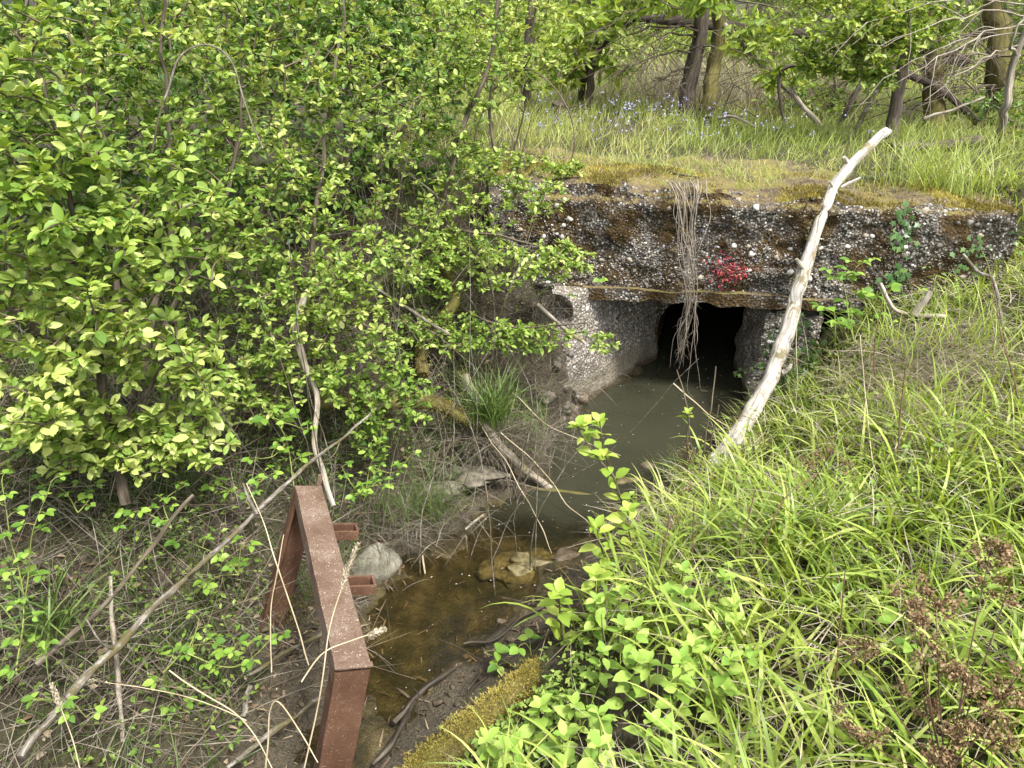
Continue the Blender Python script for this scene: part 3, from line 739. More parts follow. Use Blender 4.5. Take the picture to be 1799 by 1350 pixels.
# ------------------------------------------------------------------ shrubs and trees
def twig_net(stems, tips, seed_pts_n=14):
    """grow a branch from the nearest point of the skeleton to every tip; returns branch polylines"""
    S = np.vstack([spline(s, seed_pts_n)[2:] for s in stems]); W = np.full(len(S), 0.0)
    d0 = np.array([np.min(np.linalg.norm(S - t, axis=1)) for t in tips])
    out = []
    for i in np.argsort(d0):
        t = tips[i]
        dv = np.linalg.norm(S - t, axis=1) + .7 * np.maximum(0, S[:, 2] - t[2] + .02)
        j = int(np.argmin(dv)); s = S[j]; L = np.linalg.norm(t - s)
        if L < .02: continue
        m = (s + t) / 2 + np.array([0, 0, .12 * L]) + rng.normal(0, .06 * L, 3)
        P = spline([s, m, t], 6); out.append(P)
        S = np.vstack([S, P[2:]])
    return out

def blob_tips(blobs):
    T = []
    for c, r, k in blobs:
        d = rand_dirs(k); rr = rng.random(k) ** (1 / 2.2)
        T.append(np.asarray(c) + d * rr[:, None] * np.asarray(r))
    return np.vstack(T)

CAMP = np.array([0, 0, 2.4])
def foliate(branches, size, per=5, spur=.045, droop=0.0, flat=.5, start=.3):
    pos = []; dr = []; tt = []
    for B in branches:
        L = np.linalg.norm(B[-1] - B[0]); n = max(2, int(L * (1 - start) / spur))
        t = np.sort(start + (1 - start) * rng.random(n)); t[-1] = 1
        i = np.minimum((t * 5).astype(int), 4); f = (t * 5 - i)[:, None]
        p = B[i] * (1 - f) + B[i + 1] * f; bd = nrm(B[i + 1] - B[i])
        k = rng.integers(max(1, per - 2), per + 2, n); k[-1] += 2
        pos.append(np.repeat(p, k, 0)); dr.append(np.repeat(bd, k, 0)); tt.append(np.repeat(t, k))
    pos = np.vstack(pos); bd = np.vstack(dr); tt = np.concatenate(tt); k = len(pos)
    d = nrm(bd * .55 + rand_dirs(k) * np.array([1, 1, .55]) + np.array([0, 0, .18 - droop]))
    up = nrm(UPV + flat * rng.normal(size=(k, 3)))
    if droop > .3: up = nrm(rng.normal(size=(k, 3)) + .3 * UPV)
    pos = pos + d * size * .15 + rng.normal(0, size * .12, (k, 3))
    sz = size * np.clip(rng.normal(1, .25, k), .45, 1.6)
    return pos, d, up, sz, tt

def woody(name, label, cat, stems, blobs, leaf, mats, radii, per=6, spur=.033, nobj=0, group=None, tpls=None, small=None, twig=.0045, tonebias=0.0, parts=('stem', 'twigs', 'foliage'), sides=7, droop=0.0, bark='bark', start=.3, flat=.5):
    root = thing(name, label, cat, tuple(np.asarray(stems[0][0], float)), group)
    for s, (r0, r1) in zip(stems, radii):
        a = Acc(); tube(a, s, r0, r1, sides, 26, rough=.10, wob=min(.03, r0)); a.build(parts[0], bark, root)
    br = twig_net(stems, blob_tips(blobs))
    a = Acc()
    for B in br: tube(a, B, min(twig, .003 + .012 * np.linalg.norm(B[-1] - B[0])), .0011, 4)
    if len(br): a.build(parts[1], 'bark_twig' if bark != 'bark_pale' else bark, root, kind='stuff')
    if leaf:
        pos, d, up, sz, tt = foliate(br, leaf, per, spur, droop, flat, start)
        tone = np.clip(.12 + .42 * rng.random(len(pos)) + .30 * (tt > .96) + .12 * tt + .22 * fbm(pos, 1.6, 2) + tonebias, 0, 1)
        tp = tpls or LEAF
        if nobj:
            dc = np.linalg.norm(pos - CAMP, axis=1); order = np.argsort(dc); big = order[:nobj]; rest = order[nobj:]
            for q in big: leaf_object(tp[q % len(tp)], mats[1], pos[q], d[q], up[q], sz[q], root)
            pos, d, up, sz, tone = pos[rest], d[rest], up[rest], sz[rest], tone[rest]
        a = Acc(); scatter(a, tp, pos, d, up, sz, tone); a.build(parts[2], mats[0], root, kind='stuff')
    return root
LS = ('leaf_shrub', 'leaf_shrub_single')
TP = ('trunk', 'branches', 'crown')
# near left bush on the bank
woody('shrub', 'bright green broad-leaved bush with forked trunk on the near shrubby bank', 'shrub',
      [[(-1.5, 2.35, 0.68), (-1.54, 2.42, 0.91), (-1.53, 2.5, 1.21), (-1.5, 2.5, 1.57), (-1.45, 2.45, 1.87), (-1.44, 2.45, 2.19)],
       [(-1.54, 2.42, 0.91), (-1.39, 2.5, 1.09), (-1.24, 2.5, 1.3)], [(-1.53, 2.5, 1.21), (-1.56, 2.3, 1.39), (-1.59, 2.2, 1.55)]],
      [((-1.48, 2.4, 1.88), (.32, .3, .26), 85), ((-1.31, 2.55, 1.71), (.34, .3, .28), 95), ((-1.51, 2.4, 1.35), (.36, .3, .26), 95), ((-1.26, 2.5, 1.21), (.22, .22, .24), 60), ((-1.55, 2.2, 1.63), (.3, .25, .3), 70), ((-1.48, 2.45, 2.17), (.2, .2, .3), 45), ((-1.45, 2.4, 0.9), (.2, .16, .14), 40), ((-1.62, 2.3, 1.03), (.24, .2, .16), 55), ((-1.23, 2.45, 0.94), (.16, .15, .14), 34), ((-1.61, 2.1, 1.28), (.2, .2, .2), 45)],
      .040, LS, [(.022, .006), (.012, .004), (.012, .004)], nobj=300, tonebias=.12)
# row of thicket shrubs going back along the shrubby bank
THK = 'thicket shrubs on the shrubby bank'
woody('shrub', 'tall leafy shrub standing behind the forked near bush', 'shrub',
      [[(-1.75, 3.0, .8), (-1.51, 3.2, 1.49), (-1.46, 3.3, 2), (-1.41, 3.4, 2.55)], [(-1.75, 3.0, .8), (-1.25, 3.3, 1.69), (-1.15, 3.5, 2.25)], [(-1.75, 3.0, .8), (-1.76, 3.3, 1.88), (-1.84, 3.4, 2.3)]],
      [((-1.27, 3.2, 1.71), (.42, .35, .36), 120), ((-1.57, 3.4, 2.03), (.5, .4, .4), 130), ((-1.12, 3.5, 2.16), (.4, .35, .4), 120), ((-1.9, 3.4, 2.19), (.45, .35, .35), 110), ((-1.43, 3.5, 2.43), (.7, .4, .3), 110), ((-1.19, 3.1, 1.39), (.3, .3, .25), 70)],
      .031, LS, [(.02, .006), (.015, .005), (.015, .005)], nobj=120, group=None, tonebias=-.05)
woody('shrub', 'slender shrub arching over the peeling dead branch on the shrubby bank', 'shrub',
      [[(-1.0, 3.25, .7), (-0.95, 3.3, 1.19), (-0.88, 3.4, 1.67), (-0.79, 3.6, 2.16), (-0.72, 3.7, 2.52)], [(-1.0, 3.25, .7), (-0.73, 3.25, 1.34), (-0.55, 3.2, 1.54)], [(-0.95, 3.3, 1.19), (-1.01, 3, 1.03), (-1.06, 2.9, 0.85)]],
      [((-0.88, 3.4, 1.67), (.34, .35, .36), 120), ((-0.72, 3.6, 2.09), (.42, .4, .36), 120), ((-0.71, 3.15, 1.35), (.34, .3, .22), 110), ((-0.92, 3, 1.19), (.26, .25, .18), 65), ((-0.68, 3.1, 0.98), (.22, .22, .3), 75), ((-0.66, 3, 0.62), (.13, .12, .22), 34), ((-0.87, 3, 0.91), (.2, .2, .12), 40), ((-1.16, 2.9, 0.85), (.2, .2, .14), 44), ((-0.54, 3.1, 0.74), (.2, .2, .14), 44), ((-1.06, 3, 1.03), (.22, .2, .14), 44)],
      .029, LS, [(.016, .005), (.011, .004), (.01, .004)], nobj=120, tonebias=.02)
woody('shrub', 'shrub with grey trunk and sprays reaching over the pale wing wall', 'shrub',
      [[(-.28, 4.35, .62), (-0.44, 4.3, 0.82), (-0.4, 4.3, 1.24), (-0.32, 4.4, 1.71), (-0.12, 4.5, 2.1), (-0.06, 4.6, 2.55)], [(-0.4, 4.3, 1.24), (0, 4.15, 1.22), (0.29, 4.05, 1.15)], [(-0.44, 4.3, 0.82), (-0.06, 3.9, 0.79), (0.4, 3.7, 0.88)], [(-0.44, 4.3, 0.82), (-0.58, 4, 1.06), (-0.64, 3.9, 1.26)]],
      [((-0.33, 4.2, 1.27), (.38, .3, .26), 110), ((-0.55, 4.4, 1.71), (.45, .35, .4), 130), ((0.2, 4.05, 1.12), (.26, .2, .10), 75), ((0, 3.85, 0.75), (.36, .18, .08), 90), ((-0.44, 3.8, 0.77), (.3, .25, .14), 75), ((0.51, 3.8, 0.73), (.10, .1, .05), 12), ((-0.22, 4.5, 2.15), (.42, .35, .34), 120), ((0.13, 4.3, 1.41), (.2, .16, .12), 40), ((-0.13, 4.4, 1.55), (.3, .2, .2), 60), ((-0.5, 3.95, 1.11), (.3, .25, .2), 70), ((-0.13, 4.05, 1.08), (.22, .2, .15), 45)],
      .030, LS, [(.026, .008), (.009, .003), (.008, .003), (.009, .004)], nobj=100, tonebias=.05)
woody('shrub', 'thin-stemmed shrub beside the slab end under the arching cane', 'shrub',
      [[(-.05, 5.2, 1.35), (-0.15, 5.2, 1.7), (-0.11, 5.3, 2.25), (-0.03, 5.4, 2.64)], [(-.05, 5.2, 1.35), (0.04, 5.2, 1.62), (0.11, 5.2, 1.91)]],
      [((-0.07, 5.3, 2.08), (.34, .3, .3), 80), ((0.15, 5.2, 2.05), (.22, .2, .2), 45), ((0.04, 5.3, 2.35), (.35, .3, .2), 70), ((0, 5, 1.47), (.30, .16, .10), 55), ((0.32, 4.75, 1.49), (.16, .10, .06), 26)],
      .030, LS, [(.014, .005), (.008, .003)], nobj=40, tonebias=.10)
for (bx, by, lab, cs, tb) in (
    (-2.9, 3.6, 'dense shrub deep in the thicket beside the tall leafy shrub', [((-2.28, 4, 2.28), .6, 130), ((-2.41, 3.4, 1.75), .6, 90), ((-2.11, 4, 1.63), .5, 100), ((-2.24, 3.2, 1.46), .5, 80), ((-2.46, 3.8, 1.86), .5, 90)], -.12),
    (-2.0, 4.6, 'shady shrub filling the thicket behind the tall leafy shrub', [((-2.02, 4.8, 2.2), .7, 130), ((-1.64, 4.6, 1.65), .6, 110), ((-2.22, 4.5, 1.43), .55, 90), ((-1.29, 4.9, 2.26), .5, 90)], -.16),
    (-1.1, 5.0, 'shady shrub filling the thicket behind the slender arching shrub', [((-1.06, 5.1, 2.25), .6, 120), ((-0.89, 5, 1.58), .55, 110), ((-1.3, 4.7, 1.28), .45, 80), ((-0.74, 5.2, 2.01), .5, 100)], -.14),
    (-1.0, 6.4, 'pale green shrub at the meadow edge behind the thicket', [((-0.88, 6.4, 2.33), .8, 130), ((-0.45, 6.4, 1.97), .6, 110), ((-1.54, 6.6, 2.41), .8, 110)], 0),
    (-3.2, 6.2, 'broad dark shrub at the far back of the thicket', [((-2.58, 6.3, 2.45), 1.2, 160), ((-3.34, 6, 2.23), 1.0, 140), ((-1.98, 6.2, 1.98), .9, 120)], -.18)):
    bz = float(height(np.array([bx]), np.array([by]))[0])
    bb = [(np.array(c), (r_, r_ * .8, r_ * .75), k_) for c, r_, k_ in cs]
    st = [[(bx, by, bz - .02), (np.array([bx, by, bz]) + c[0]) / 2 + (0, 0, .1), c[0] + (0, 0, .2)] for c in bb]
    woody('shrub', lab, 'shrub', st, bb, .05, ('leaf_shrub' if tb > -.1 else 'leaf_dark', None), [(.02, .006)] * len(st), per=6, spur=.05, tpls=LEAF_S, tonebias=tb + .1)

# trees on the meadow
def dead_twigs(root, start_pts, dirs, ln, mat='bark', name='dead_branch', r=.012, droop=.5, subs=9):
    for s, d, L in zip(start_pts, dirs, ln):
        a = Acc(); s = np.asarray(s, float); d = nrm(np.asarray(d, float))
        P = np.array([s + d * L * t + np.array([0, 0, -droop * L * t * t]) for t in np.linspace(0, 1, 12)])
        P = tube(a, P, r, .002, 5, wob=.03)
        for k in range(subs):
            i = rng.integers(3, 12); dd = nrm(d + rng.normal(0, .6, 3) + np.array([0, 0, -.35])); l2 = L * rng.uniform(.15, .45)
            Q = np.array([P[i] + dd * l2 * t + np.array([0, 0, -.3 * l2 * t * t]) for t in np.linspace(0, 1, 6)]); Q = tube(a, Q, .0045, .0012, 4, wob=.02)
            for k2 in range(2):
                j = rng.integers(1, 6); d3 = nrm(dd + rng.normal(0, .7, 3)); l3 = l2 * rng.uniform(.25, .6)
                tube(a, [Q[j], Q[j] + d3 * l3 * .5 + rng.normal(0, .01, 3), Q[j] + d3 * l3], .0025, .0008, 3, 4)
        a.build(name, mat, root)
def tree(label, stem, r, bark='bark_trunk', blobs=None, leaf=.07, mats=('leaf_cherry', None), tpls=None, droop=.5, extra=(), per=4, spur=.07, tonebias=0.0, twig=.012, cat='tree'):
    return woody('tree', label, cat, [stem] + [e[0] for e in extra], blobs or [], leaf if blobs else 0, mats, [r] + [e[1] for e in extra], per, spur, tpls=tpls or LEAF_N, parts=TP, sides=12, droop=droop, bark=bark, twig=twig, tonebias=tonebias) if blobs else bare(label, stem, r, bark, extra, cat)
def bare(label, stem, r, bark, extra, cat):
    root = thing('tree', label, cat, tuple(np.asarray(stem[0], float)))
    for s, rr in [(stem, r)] + list(extra):
        a = Acc(); tube(a, s, rr[0], rr[1], 12, 30, rough=.14, wob=.03); a.build('trunk' if s is stem else 'branch', bark, root)
    return root
t1 = tree('leaning dark-barked tree with dead lower branches on the meadow', [(1.75, 7.87, 1.38), (1.79, 8.02, 1.75), (1.83, 8, 2.17), (1.87, 8, 2.66), (2.25, 8, 4.2), (2.4, 8, 5.6)], (.085, .05),
          blobs=[((2.3, 7.9, 4.6), (1.2, 1.1, .8), 70), ((1.45, 7.6, 2.51), (.35, .3, .16), 20), ((2.22, 7.4, 2.18), (.3, .3, .2), 26), ((2.44, 7.3, 1.91), (.22, .2, .16), 16), ((1.8, 7.5, 2.46), (.25, .25, .15), 18)], leaf=.10)
tp_ = [(1.79, 8, 1.86), (1.82, 8, 1.99), (1.84, 8, 2.12), (1.85, 8, 2.22), (1.86, 8, 2.32), (1.78, 8, 1.7), (1.86, 8, 2.37), (1.83, 8, 2.04), (1.87, 8, 2.42), (1.84, 8, 2.17)]
dead_twigs(t1, tp_, [(-.8, -.5, .0), (-.9, -.3, .15), (-.7, -.6, .3), (-1, -.2, .2), (-.8, -.4, .4), (-.5, -.6, .2), (-1, .2, .25), (.7, -.6, .2), (.8, -.5, .3), (-.6, -.8, .35)], [.9, 1.2, 1.1, 1.4, 1.3, .5, 1.5, .8, 1.0, 1.2])
tree('mossy upright tree close behind the leaning dark-barked tree', [(1.96, 7.87, 1.38), (2.07, 8.25, 1.79), (2.11, 8.3, 2.21), (2.1, 8.3, 2.67), (2.6, 8.3, 4.5)], (.08, .055), 'bark_mossy', blobs=[((2.6, 8.4, 4.6), (1.2, 1, .8), 60)], leaf=.10)
c1 = tree('young curved tree with hanging long leaves beside the stump', [(0.75, 8.66, 1.38), (0.73, 8.2, 1.74), (0.85, 8.1, 2), (1.06, 8, 2.22), (1.31, 7.9, 2.37), (1.65, 7.8, 2.53)], (.04, .022), 'bark_trunk',
     blobs=[((0.89, 8, 2.32), (.38, .3, .22), 46), ((0.62, 8, 2.12), (.34, .3, .25), 42), ((0.52, 8.1, 1.8), (.22, .2, .16), 22), ((0.99, 8, 1.91), (.22, .2, .12), 16), ((1.24, 7.9, 2.51), (.35, .3, .18), 30)], leaf=.095, extra=[([(0.85, 8.1, 2), (0.79, 8.1, 2.27), (0.72, 8.2, 2.61)], (.028, .012))])
tree('short straight grey trunk rising beside the young curved tree', [(0.81, 8.13, 1.38), (0.79, 8, 1.75), (0.81, 8.05, 2.06), (0.82, 8.1, 2.56), (.98, 8.1, 4.2)], (.042, .03), blobs=[((.9, 8.2, 4.3), (.9, .8, .6), 40)], leaf=.10)
tree('dark slim trunk behind the arching cane', [(0.17, 8.66, 1.38), (0.17, 8.5, 1.88), (0.2, 8.5, 2.36), (0.22, 8.5, 2.72), (.25, 8.5, 4.4)], (.06, .045), blobs=[((.2, 8.5, 4.4), (1, .9, .6), 40)], leaf=.10)
tree('slim grey trunk with a green leafy spray above the tall grass', [(3.18, 6.42, 1.36), (3.23, 6.6, 1.73), (3.25, 6.7, 2.12), (3.24, 6.8, 2.54), (3.75, 6.8, 3.6)], (.055, .035), 'bark_trunk',
     blobs=[((2.51, 6.3, 2.18), (.42, .3, .26), 90), ((2.9, 6.3, 2.22), (.40, .3, .28), 90), ((3.18, 6.4, 2.33), (.36, .3, .26), 70), ((2.62, 6.4, 2.49), (.5, .3, .2), 70), ((2.83, 6.3, 1.93), (.26, .2, .1), 30), ((2.45, 6.4, 2.01), (.2, .2, .1), 20)], leaf=.055, mats=('leaf_shrub', None), tpls=LEAF_S, droop=.1, per=6, spur=.05, tonebias=.04)
tree('thick mossy-footed tree in the dark tangle', [(3.94, 7.24, 1.36), (3.93, 7.4, 1.75), (3.89, 7.5, 2.18), (3.85, 7.6, 2.6), (4.5, 7.6, 4.4)], (.095, .07), 'bark_mossy', blobs=[((4.4, 7.5, 4.2), (1.3, 1, .7), 70)], leaf=.10)
t9 = tree('thick dark tree with yellow moss at the wood edge', [(4.91, 7.9, 1.36), (4.55, 7.5, 1.84), (4.53, 7.6, 2.23), (4.51, 7.7, 2.6), (5.4, 7.7, 4.4)], (.10, .075), 'bark_mossy', blobs=[((5.3, 7.6, 4.2), (1.2, 1, .7), 60)], leaf=.10)
dead_twigs(t9, [(4.38, 7.4, 2.18)] * 4 + [(4.46, 7.4, 2)] * 4 + [(4.5, 7.4, 1.75)] * 3, [(-1, -.3, .1), (-.9, -.5, -.1), (-.8, -.6, .2), (-1, 0, 0), (-1, -.4, -.1), (-.7, -.7, .1), (.6, -.7, .1), (-.9, -.2, .15), (-1, -.3, .05), (-.5, -.8, .1), (-1, .1, 0)], [1.2, 1.3, 1.1, 1.4, 1.2, .9, .8, 1.0, 1.1, .7, 1.2], droop=.35)
t7 = tree('thin pale grey leaning trunk at the wood edge', [(4, 6.31, 1.36), (3.85, 6.1, 1.66), (3.83, 6.1, 1.95), (3.82, 6.1, 2.22), (3.81, 6.1, 2.59)], (.03, .024), 'bark_pale', extra=[([(3.83, 6.1, 2.07), (3.69, 6, 2.19), (3.69, 6, 2.37)], (.014, .006))])
dead_twigs(t7, [(3.82, 6.1, 2.22), (3.83, 6.1, 2.34), (3.83, 6.1, 2.15), (3.83, 6.1, 2.41), (3.83, 6.1, 2.28)], [(-1, -.2, .05), (-1, -.3, .15), (-.9, -.4, -.1), (-1, 0, .2), (-1, -.5, .0)], [1.0, 1.3, .9, 1.2, 1.25], 'bark_pale', droop=.28, r=.007, subs=6)
for lab, pts, r, mat in (
    ('pale dead pole leaning down from the leaning dark tree into the grass', [(2, 7.75, 2.25), (2.28, 7.5, 1.97), (2.55, 7.3, 1.71), (2.82, 7.1, 1.43)], (.027, .024), 'bark_pale'),
    ('long fallen trunk lying raised behind the trees', [(1.36, 9.6, 2.31), (2.28, 9.4, 2.22), (3.17, 9.1, 2.14), (4.32, 8.8, 2.03), (4.93, 8.7, 1.87)], (.05, .06), 'bark_trunk'),
    ('dark fallen bough arching through the tangle', [(3.05, 7.6, 2.03), (3.51, 7.5, 1.89), (3.87, 7.3, 1.76), (4.33, 7.1, 1.42)], (.034, .03), 'bark_trunk'),
    ('thin pole leaning among the grass beside the slim grey trunk', [(2.88, 6.6, 1.37), (3.06, 6.7, 1.68), (3.19, 6.8, 1.98)], (.022, .016), 'bark_grey'),
    ('dark pole leaning behind the thin pole', [(2.93, 7, 1.38), (3.09, 7.1, 1.73), (3.26, 7.2, 2.1)], (.024, .018), 'bark_trunk'),
    ('bent dark bough crossing the hanging leaves', [(2.89, 7.3, 2.5), (2.71, 7.2, 2.19), (2.66, 7.1, 1.97), (2.42, 7.2, 1.87), (2.48, 7.1, 1.47)], (.03, .012), 'bark_trunk'),
    ('pale broken branch pointing up out of the tall grass', [(1.83, 6.9, 1.53), (1.91, 6.7, 1.56), (2.09, 6.6, 1.49)], (.014, .01), 'bark_pale'),
    ('low dark log lying under the tangle', [(2.95, 6, 1.41), (3.3, 6, 1.43), (3.71, 6.1, 1.45)], (.05, .05), 'bark_trunk'),
    ('pale stick lying slanted in the tangle', [(3.27, 6.2, 1.61), (3.51, 6.2, 1.69), (3.77, 6.3, 1.76)], (.012, .008), 'bark_pale')):
    a = Acc(); base = np.array(pts[-1]) if pts[-1][2] < pts[0][2] else np.array(pts[0])
    tube(a, pts, r[0], r[1], 10, 40, rough=.16, wob=.010); tag(a.build('fallen_trunk' if r[0] > .03 else 'dead_pole', mat, base=tuple(base)), lab, 'log' if r[0] > .03 else 'branch')
# tangle of fine bare twigs under the wood edge
tg = thing('twig_tangle', 'tangle of fine bare twigs under the dark wood edge', 'twigs', (4.2, 7.3, 1.4))
a = Acc()
for k in range(700):
    p = np.array([rng.uniform(1.2, 6.2), rng.uniform(6.8, 9.4), rng.uniform(1.5, 2.7)]); d = nrm(rng.normal(0, 1, 3) * np.array([1, .5, .6])); L = rng.uniform(.2, .9)
    tube(a, [p, p + d * L * .5 + rng.normal(0, .05, 3), p + d * L - (0, 0, .1 * L)], rng.uniform(.002, .006), .001, 4, 6)
a.build('twigs', 'bark', tg, kind='stuff')

# low bushes in the wood and far wood edge
def bush(label, c, r, k, leaf, mat='leaf_far', tonebias=0.0, per=5, cat='bush', group=None):
    x, y = c; z = float(height(np.array([x]), np.array([y]))[0])
    cc = np.array([x, y, z + r[2] * .75])
    st = [[(x + rng.normal(0, .05), y, z - .02), cc + rng.normal(0, .25, 3) * r[0] - (0, 0, .3 * r[2]), cc + rng.normal(0, .5, 3) * r[0]] for _ in range(3)]
    woody('bush', label, cat, st, [(cc, r, k)], leaf, (mat, None), [(.02, .008)] * 3, per, .06 * leaf / .06, tpls=LEAF_S, tonebias=tonebias, twig=.006, group=group, start=.1)
for lab, c, r, k, lf, mt, tb in (
    ('green bush low behind the tall grass and pale pole', (3.2, 8.2), (.7, .4, .3), 70, .06, 'leaf_far', -.1),
    ('dark low bush under the tangled wood edge', (4.6, 7.0), (.7, .4, .26), 70, .05, 'leaf_dark', .1),
    ('low leafy bush beside the pale leaning trunk', (4.25, 5.7), (.5, .4, .22), 80, .045, 'leaf_shrub', -.2),
    ('leafy bush filling the wood edge at the thick dark tree', (5.8, 8.0), (.9, .6, .8), 120, .07, 'leaf_dark', .1),
    ('pale green bush beyond the young curved tree', (.6, 12.0), (1.6, .8, .8), 130, .10, 'leaf_far', .1),
    ('pale green bush beyond the leaning dark tree', (3.0, 12.5), (1.5, .8, .6), 130, .10, 'leaf_far', .12),
    ('yellow-green bush beyond the mossy upright tree', (5.0, 12.0), (1.4, .8, .7), 120, .10, 'leaf_far', .05),
    ('green bush beyond the dark tangle', (7.2, 11.0), (1.6, 1, 1.2), 150, .09, 'leaf_far', -.1),
    ('green bush beyond the dark slim trunk', (-1.0, 10.5), (1.5, 1, 1.0), 150, .09, 'leaf_far', -.05),
    ('wide green bush beyond the pale meadow-edge shrub', (-3.4, 10.0), (2.0, 1, 1.3), 170, .09, 'leaf_far', -.1),
    ('tall bush at the far meadow end', (1.8, 18.0), (2.6, 1.2, 1.6), 170, .16, 'leaf_far', .05),
    ('second tall bush at the far meadow end beyond the fallen trunk', (6.4, 17.5), (2.8, 1.2, 1.8), 170, .16, 'leaf_far', -.05),
    ('bushy growth at the far end behind the thicket', (-3.0, 17.0), (3.0, 1.2, 2.0), 170, .16, 'leaf_far', -.05),
    ('overgrown bush beyond the wood edge', (11.0, 16.0), (3.0, 1.5, 2.2), 170, .16, 'leaf_far', -.1)):
    bush(lab, c, r, k, lf, mt, tb)
for k in range(14):
    x = -9 + 2.1 * k + rng.normal(0, .5); y = 15 + rng.uniform(0, 9); z = float(height(np.array([x]), np.array([y]))[0]); r = rng.uniform(.08, .16)
    o = thing('tree', 'straight woodland trunk with thin crown standing beyond the meadow', 'tree', (x, y, z - .05), 'woodland trunks beyond the meadow')
    a = Acc(); top = np.array([x + rng.normal(0, .5), y, z + 7]); tube(a, [(x, y, z - .05), (x + rng.normal(0, .1), y, z + 3), top], r, r * .5, 8, 12, rough=.1); a.build('trunk', 'bark_trunk', o)
    a = Acc(); q = 500; P = top + rng.normal(size=(q, 3)) * np.array([1.3, 1.3, 1.6]); scatter(a, LEAF_S, P, rand_dirs(q), UPV + .6 * rng.normal(size=(q, 3)), .2, rng.random(q)); a.build('crown', 'leaf_far', o, kind='stuff')
a = Acc(); q = 26000; th = rng.uniform(-1.25, 1.25, q); rr = rng.uniform(25, 36, q)
P = np.stack([rr * np.sin(th), rr * np.cos(th), 1.5 + rng.random(q) ** 1.3 * 9], -1)
scatter(a, LEAF_S, P, rand_dirs(q), UPV + .7 * rng.normal(size=(q, 3)), rng.uniform(.3, .55, q), np.clip(.35 + .4 * fbm(P, .35, 2) + .3 * rng.random(q), 0, 1))
tag(a.build('woodland', 'leaf_far', base=(0, 30, 1.5)), 'far green woodland closing the view behind the meadow', 'woodland', kind='stuff')
# stump and snagged litter
so = thing('stump', 'dark sawn stump standing in the meadow grass beside the curved tree', 'stump', (0.46, 7.87, 1.38))
a = Acc(); b0 = np.array(so.location); tube(a, [b0, b0 + (0, 0, .08), b0 + (.01, -.02, .17)], .085, .075, 14, 8, rough=.14); a.build('wood', 'bark_trunk', so)
li = thing('snagged_litter', 'scrap of white and dark blue plastic snagged behind the curved tree leaves', 'litter', (0.64, 8.35, 1.88))
for c, s, mt, nm in (((0.65, 8.35, 1.97), (.05, .03, .035), 'plastic_white', 'white_piece'), ((0.65, 8.35, 1.84), (.035, .025, .06), 'plastic_blue', 'blue_piece'), ((0.74, 8.4, 1.9), (.05, .02, .025), 'plastic_blue', 'blue_piece')):
    a = Acc(); V, F = ball_tpl(12, 8, 3, .35); a.add(V * np.array(s) + np.array(c), list(F)); a.build(nm, mt, li)

# ------------------------------------------------------------------ sticks, stones, mossy logs
def stick(name, label, cat, pts, r0, r1, mat, n=36, rough=.16, wob=.005, sides=9, twigs=(), moss=0, group=None):
    lo = min(pts, key=lambda p: p[2])
    root = thing(name, label, cat, tuple(lo), group)
    a = Acc(); P = tube(a, pts, r0, r1, sides, n, rough=rough, wob=wob); a.build('wood', mat, root)
    for tpts, q0, q1 in twigs:
        a = Acc(); tube(a, tpts, q0, q1, 6, 12, rough=.1, wob=.005); a.build('side_twig', mat, root)
    if moss:
        a = Acc(); i = rng.integers(0, n, moss); R = np.linspace(r0, r1, n)[i]
        dv = nrm(rng.normal(size=(moss, 3)) + np.array([0, -.35, .9])); Q = P[i] + dv * (R * rng.uniform(.85, 1.05, moss) * (1.05 + .3 * noise3(P[i] * 16 + dv)))[:, None] + rng.normal(0, .008, (moss, 3))
        moss_patch(a, Q, dv, .0085, np.clip(.62 + .38 * fbm(Q, 9, 2), 0, 1), 3); a.build('moss', 'moss', root, kind='stuff')
    return root
stick('dead_branch', 'long grey lichened branch slanting across the shrubby bank behind the rusty frame', 'branch', [(-0.56, 3.09, 0.78), (-0.74, 2.74, 0.74), (-0.87, 2.49, 0.72), (-1.01, 2.24, 0.66), (-1.15, 2.02, 0.6), (-1.26, 1.88, 0.54), (-1.36, 1.67, 0.5), (-1.42, 1.42, 0.46)], .005, .0145, 'bark_grey', 170, rough=.26, wob=.009, twigs=[([(-0.74, 2.74, 0.74), (-0.76, 2.67, 0.7), (-0.83, 2.66, 0.66)], .004, .0015), ([(-1.15, 2.02, 0.6), (-1.07, 1.98, 0.68), (-1.05, 1.99, 0.74)], .005, .002), ([(-1.31, 1.77, 0.52), (-1.33, 1.74, 0.6), (-1.36, 1.76, 0.66)], .005, .002), ([(-0.97, 2.28, 0.68), (-1.02, 2.34, 0.74), (-1.04, 2.37, 0.76)], .007, .004)])
stick('dead_branch', 'dead branch with a stripped white top standing in the slender shrub', 'branch', [(-0.89, 3, 1.3), (-0.94, 2.98, 1.16), (-0.92, 2.95, 1), (-0.87, 2.9, 0.85), (-0.88, 2.8, 0.68), (-0.83, 2.72, 0.58), (-0.77, 2.6, 0.48)], .017, .011, 'bark_pale', 40)
stick('dead_branch', 'upright pale broken stick at the muddy shrubby bank', 'branch', [(-1.37, 1.95, 0.67), (-1.36, 1.85, 0.46), (-1.36, 1.78, 0.24), (-1.32, 1.65, 0.06)], .007, .010, 'bark_pale', 90, rough=.3, wob=.007)
stick('dead_branch', 'dark thin branch crossing under the long grey branch', 'branch', [(-1.21, 2.31, 0.75), (-1.31, 2.15, 0.66), (-1.37, 1.9, 0.6), (-1.48, 1.65, 0.58)], .006, .010, 'bark', 110, rough=.26, wob=.009)
stick('mossy_log', 'mossy log lying along the shrubby bank under the sedge tuft', 'log', [(-0.97, 3.26, 0.62), (-0.61, 3.47, 0.52), (-0.4, 3.52, 0.48), (-0.23, 3.47, 0.4)], .035, .034, 'bark_mossy', 40, moss=1400)
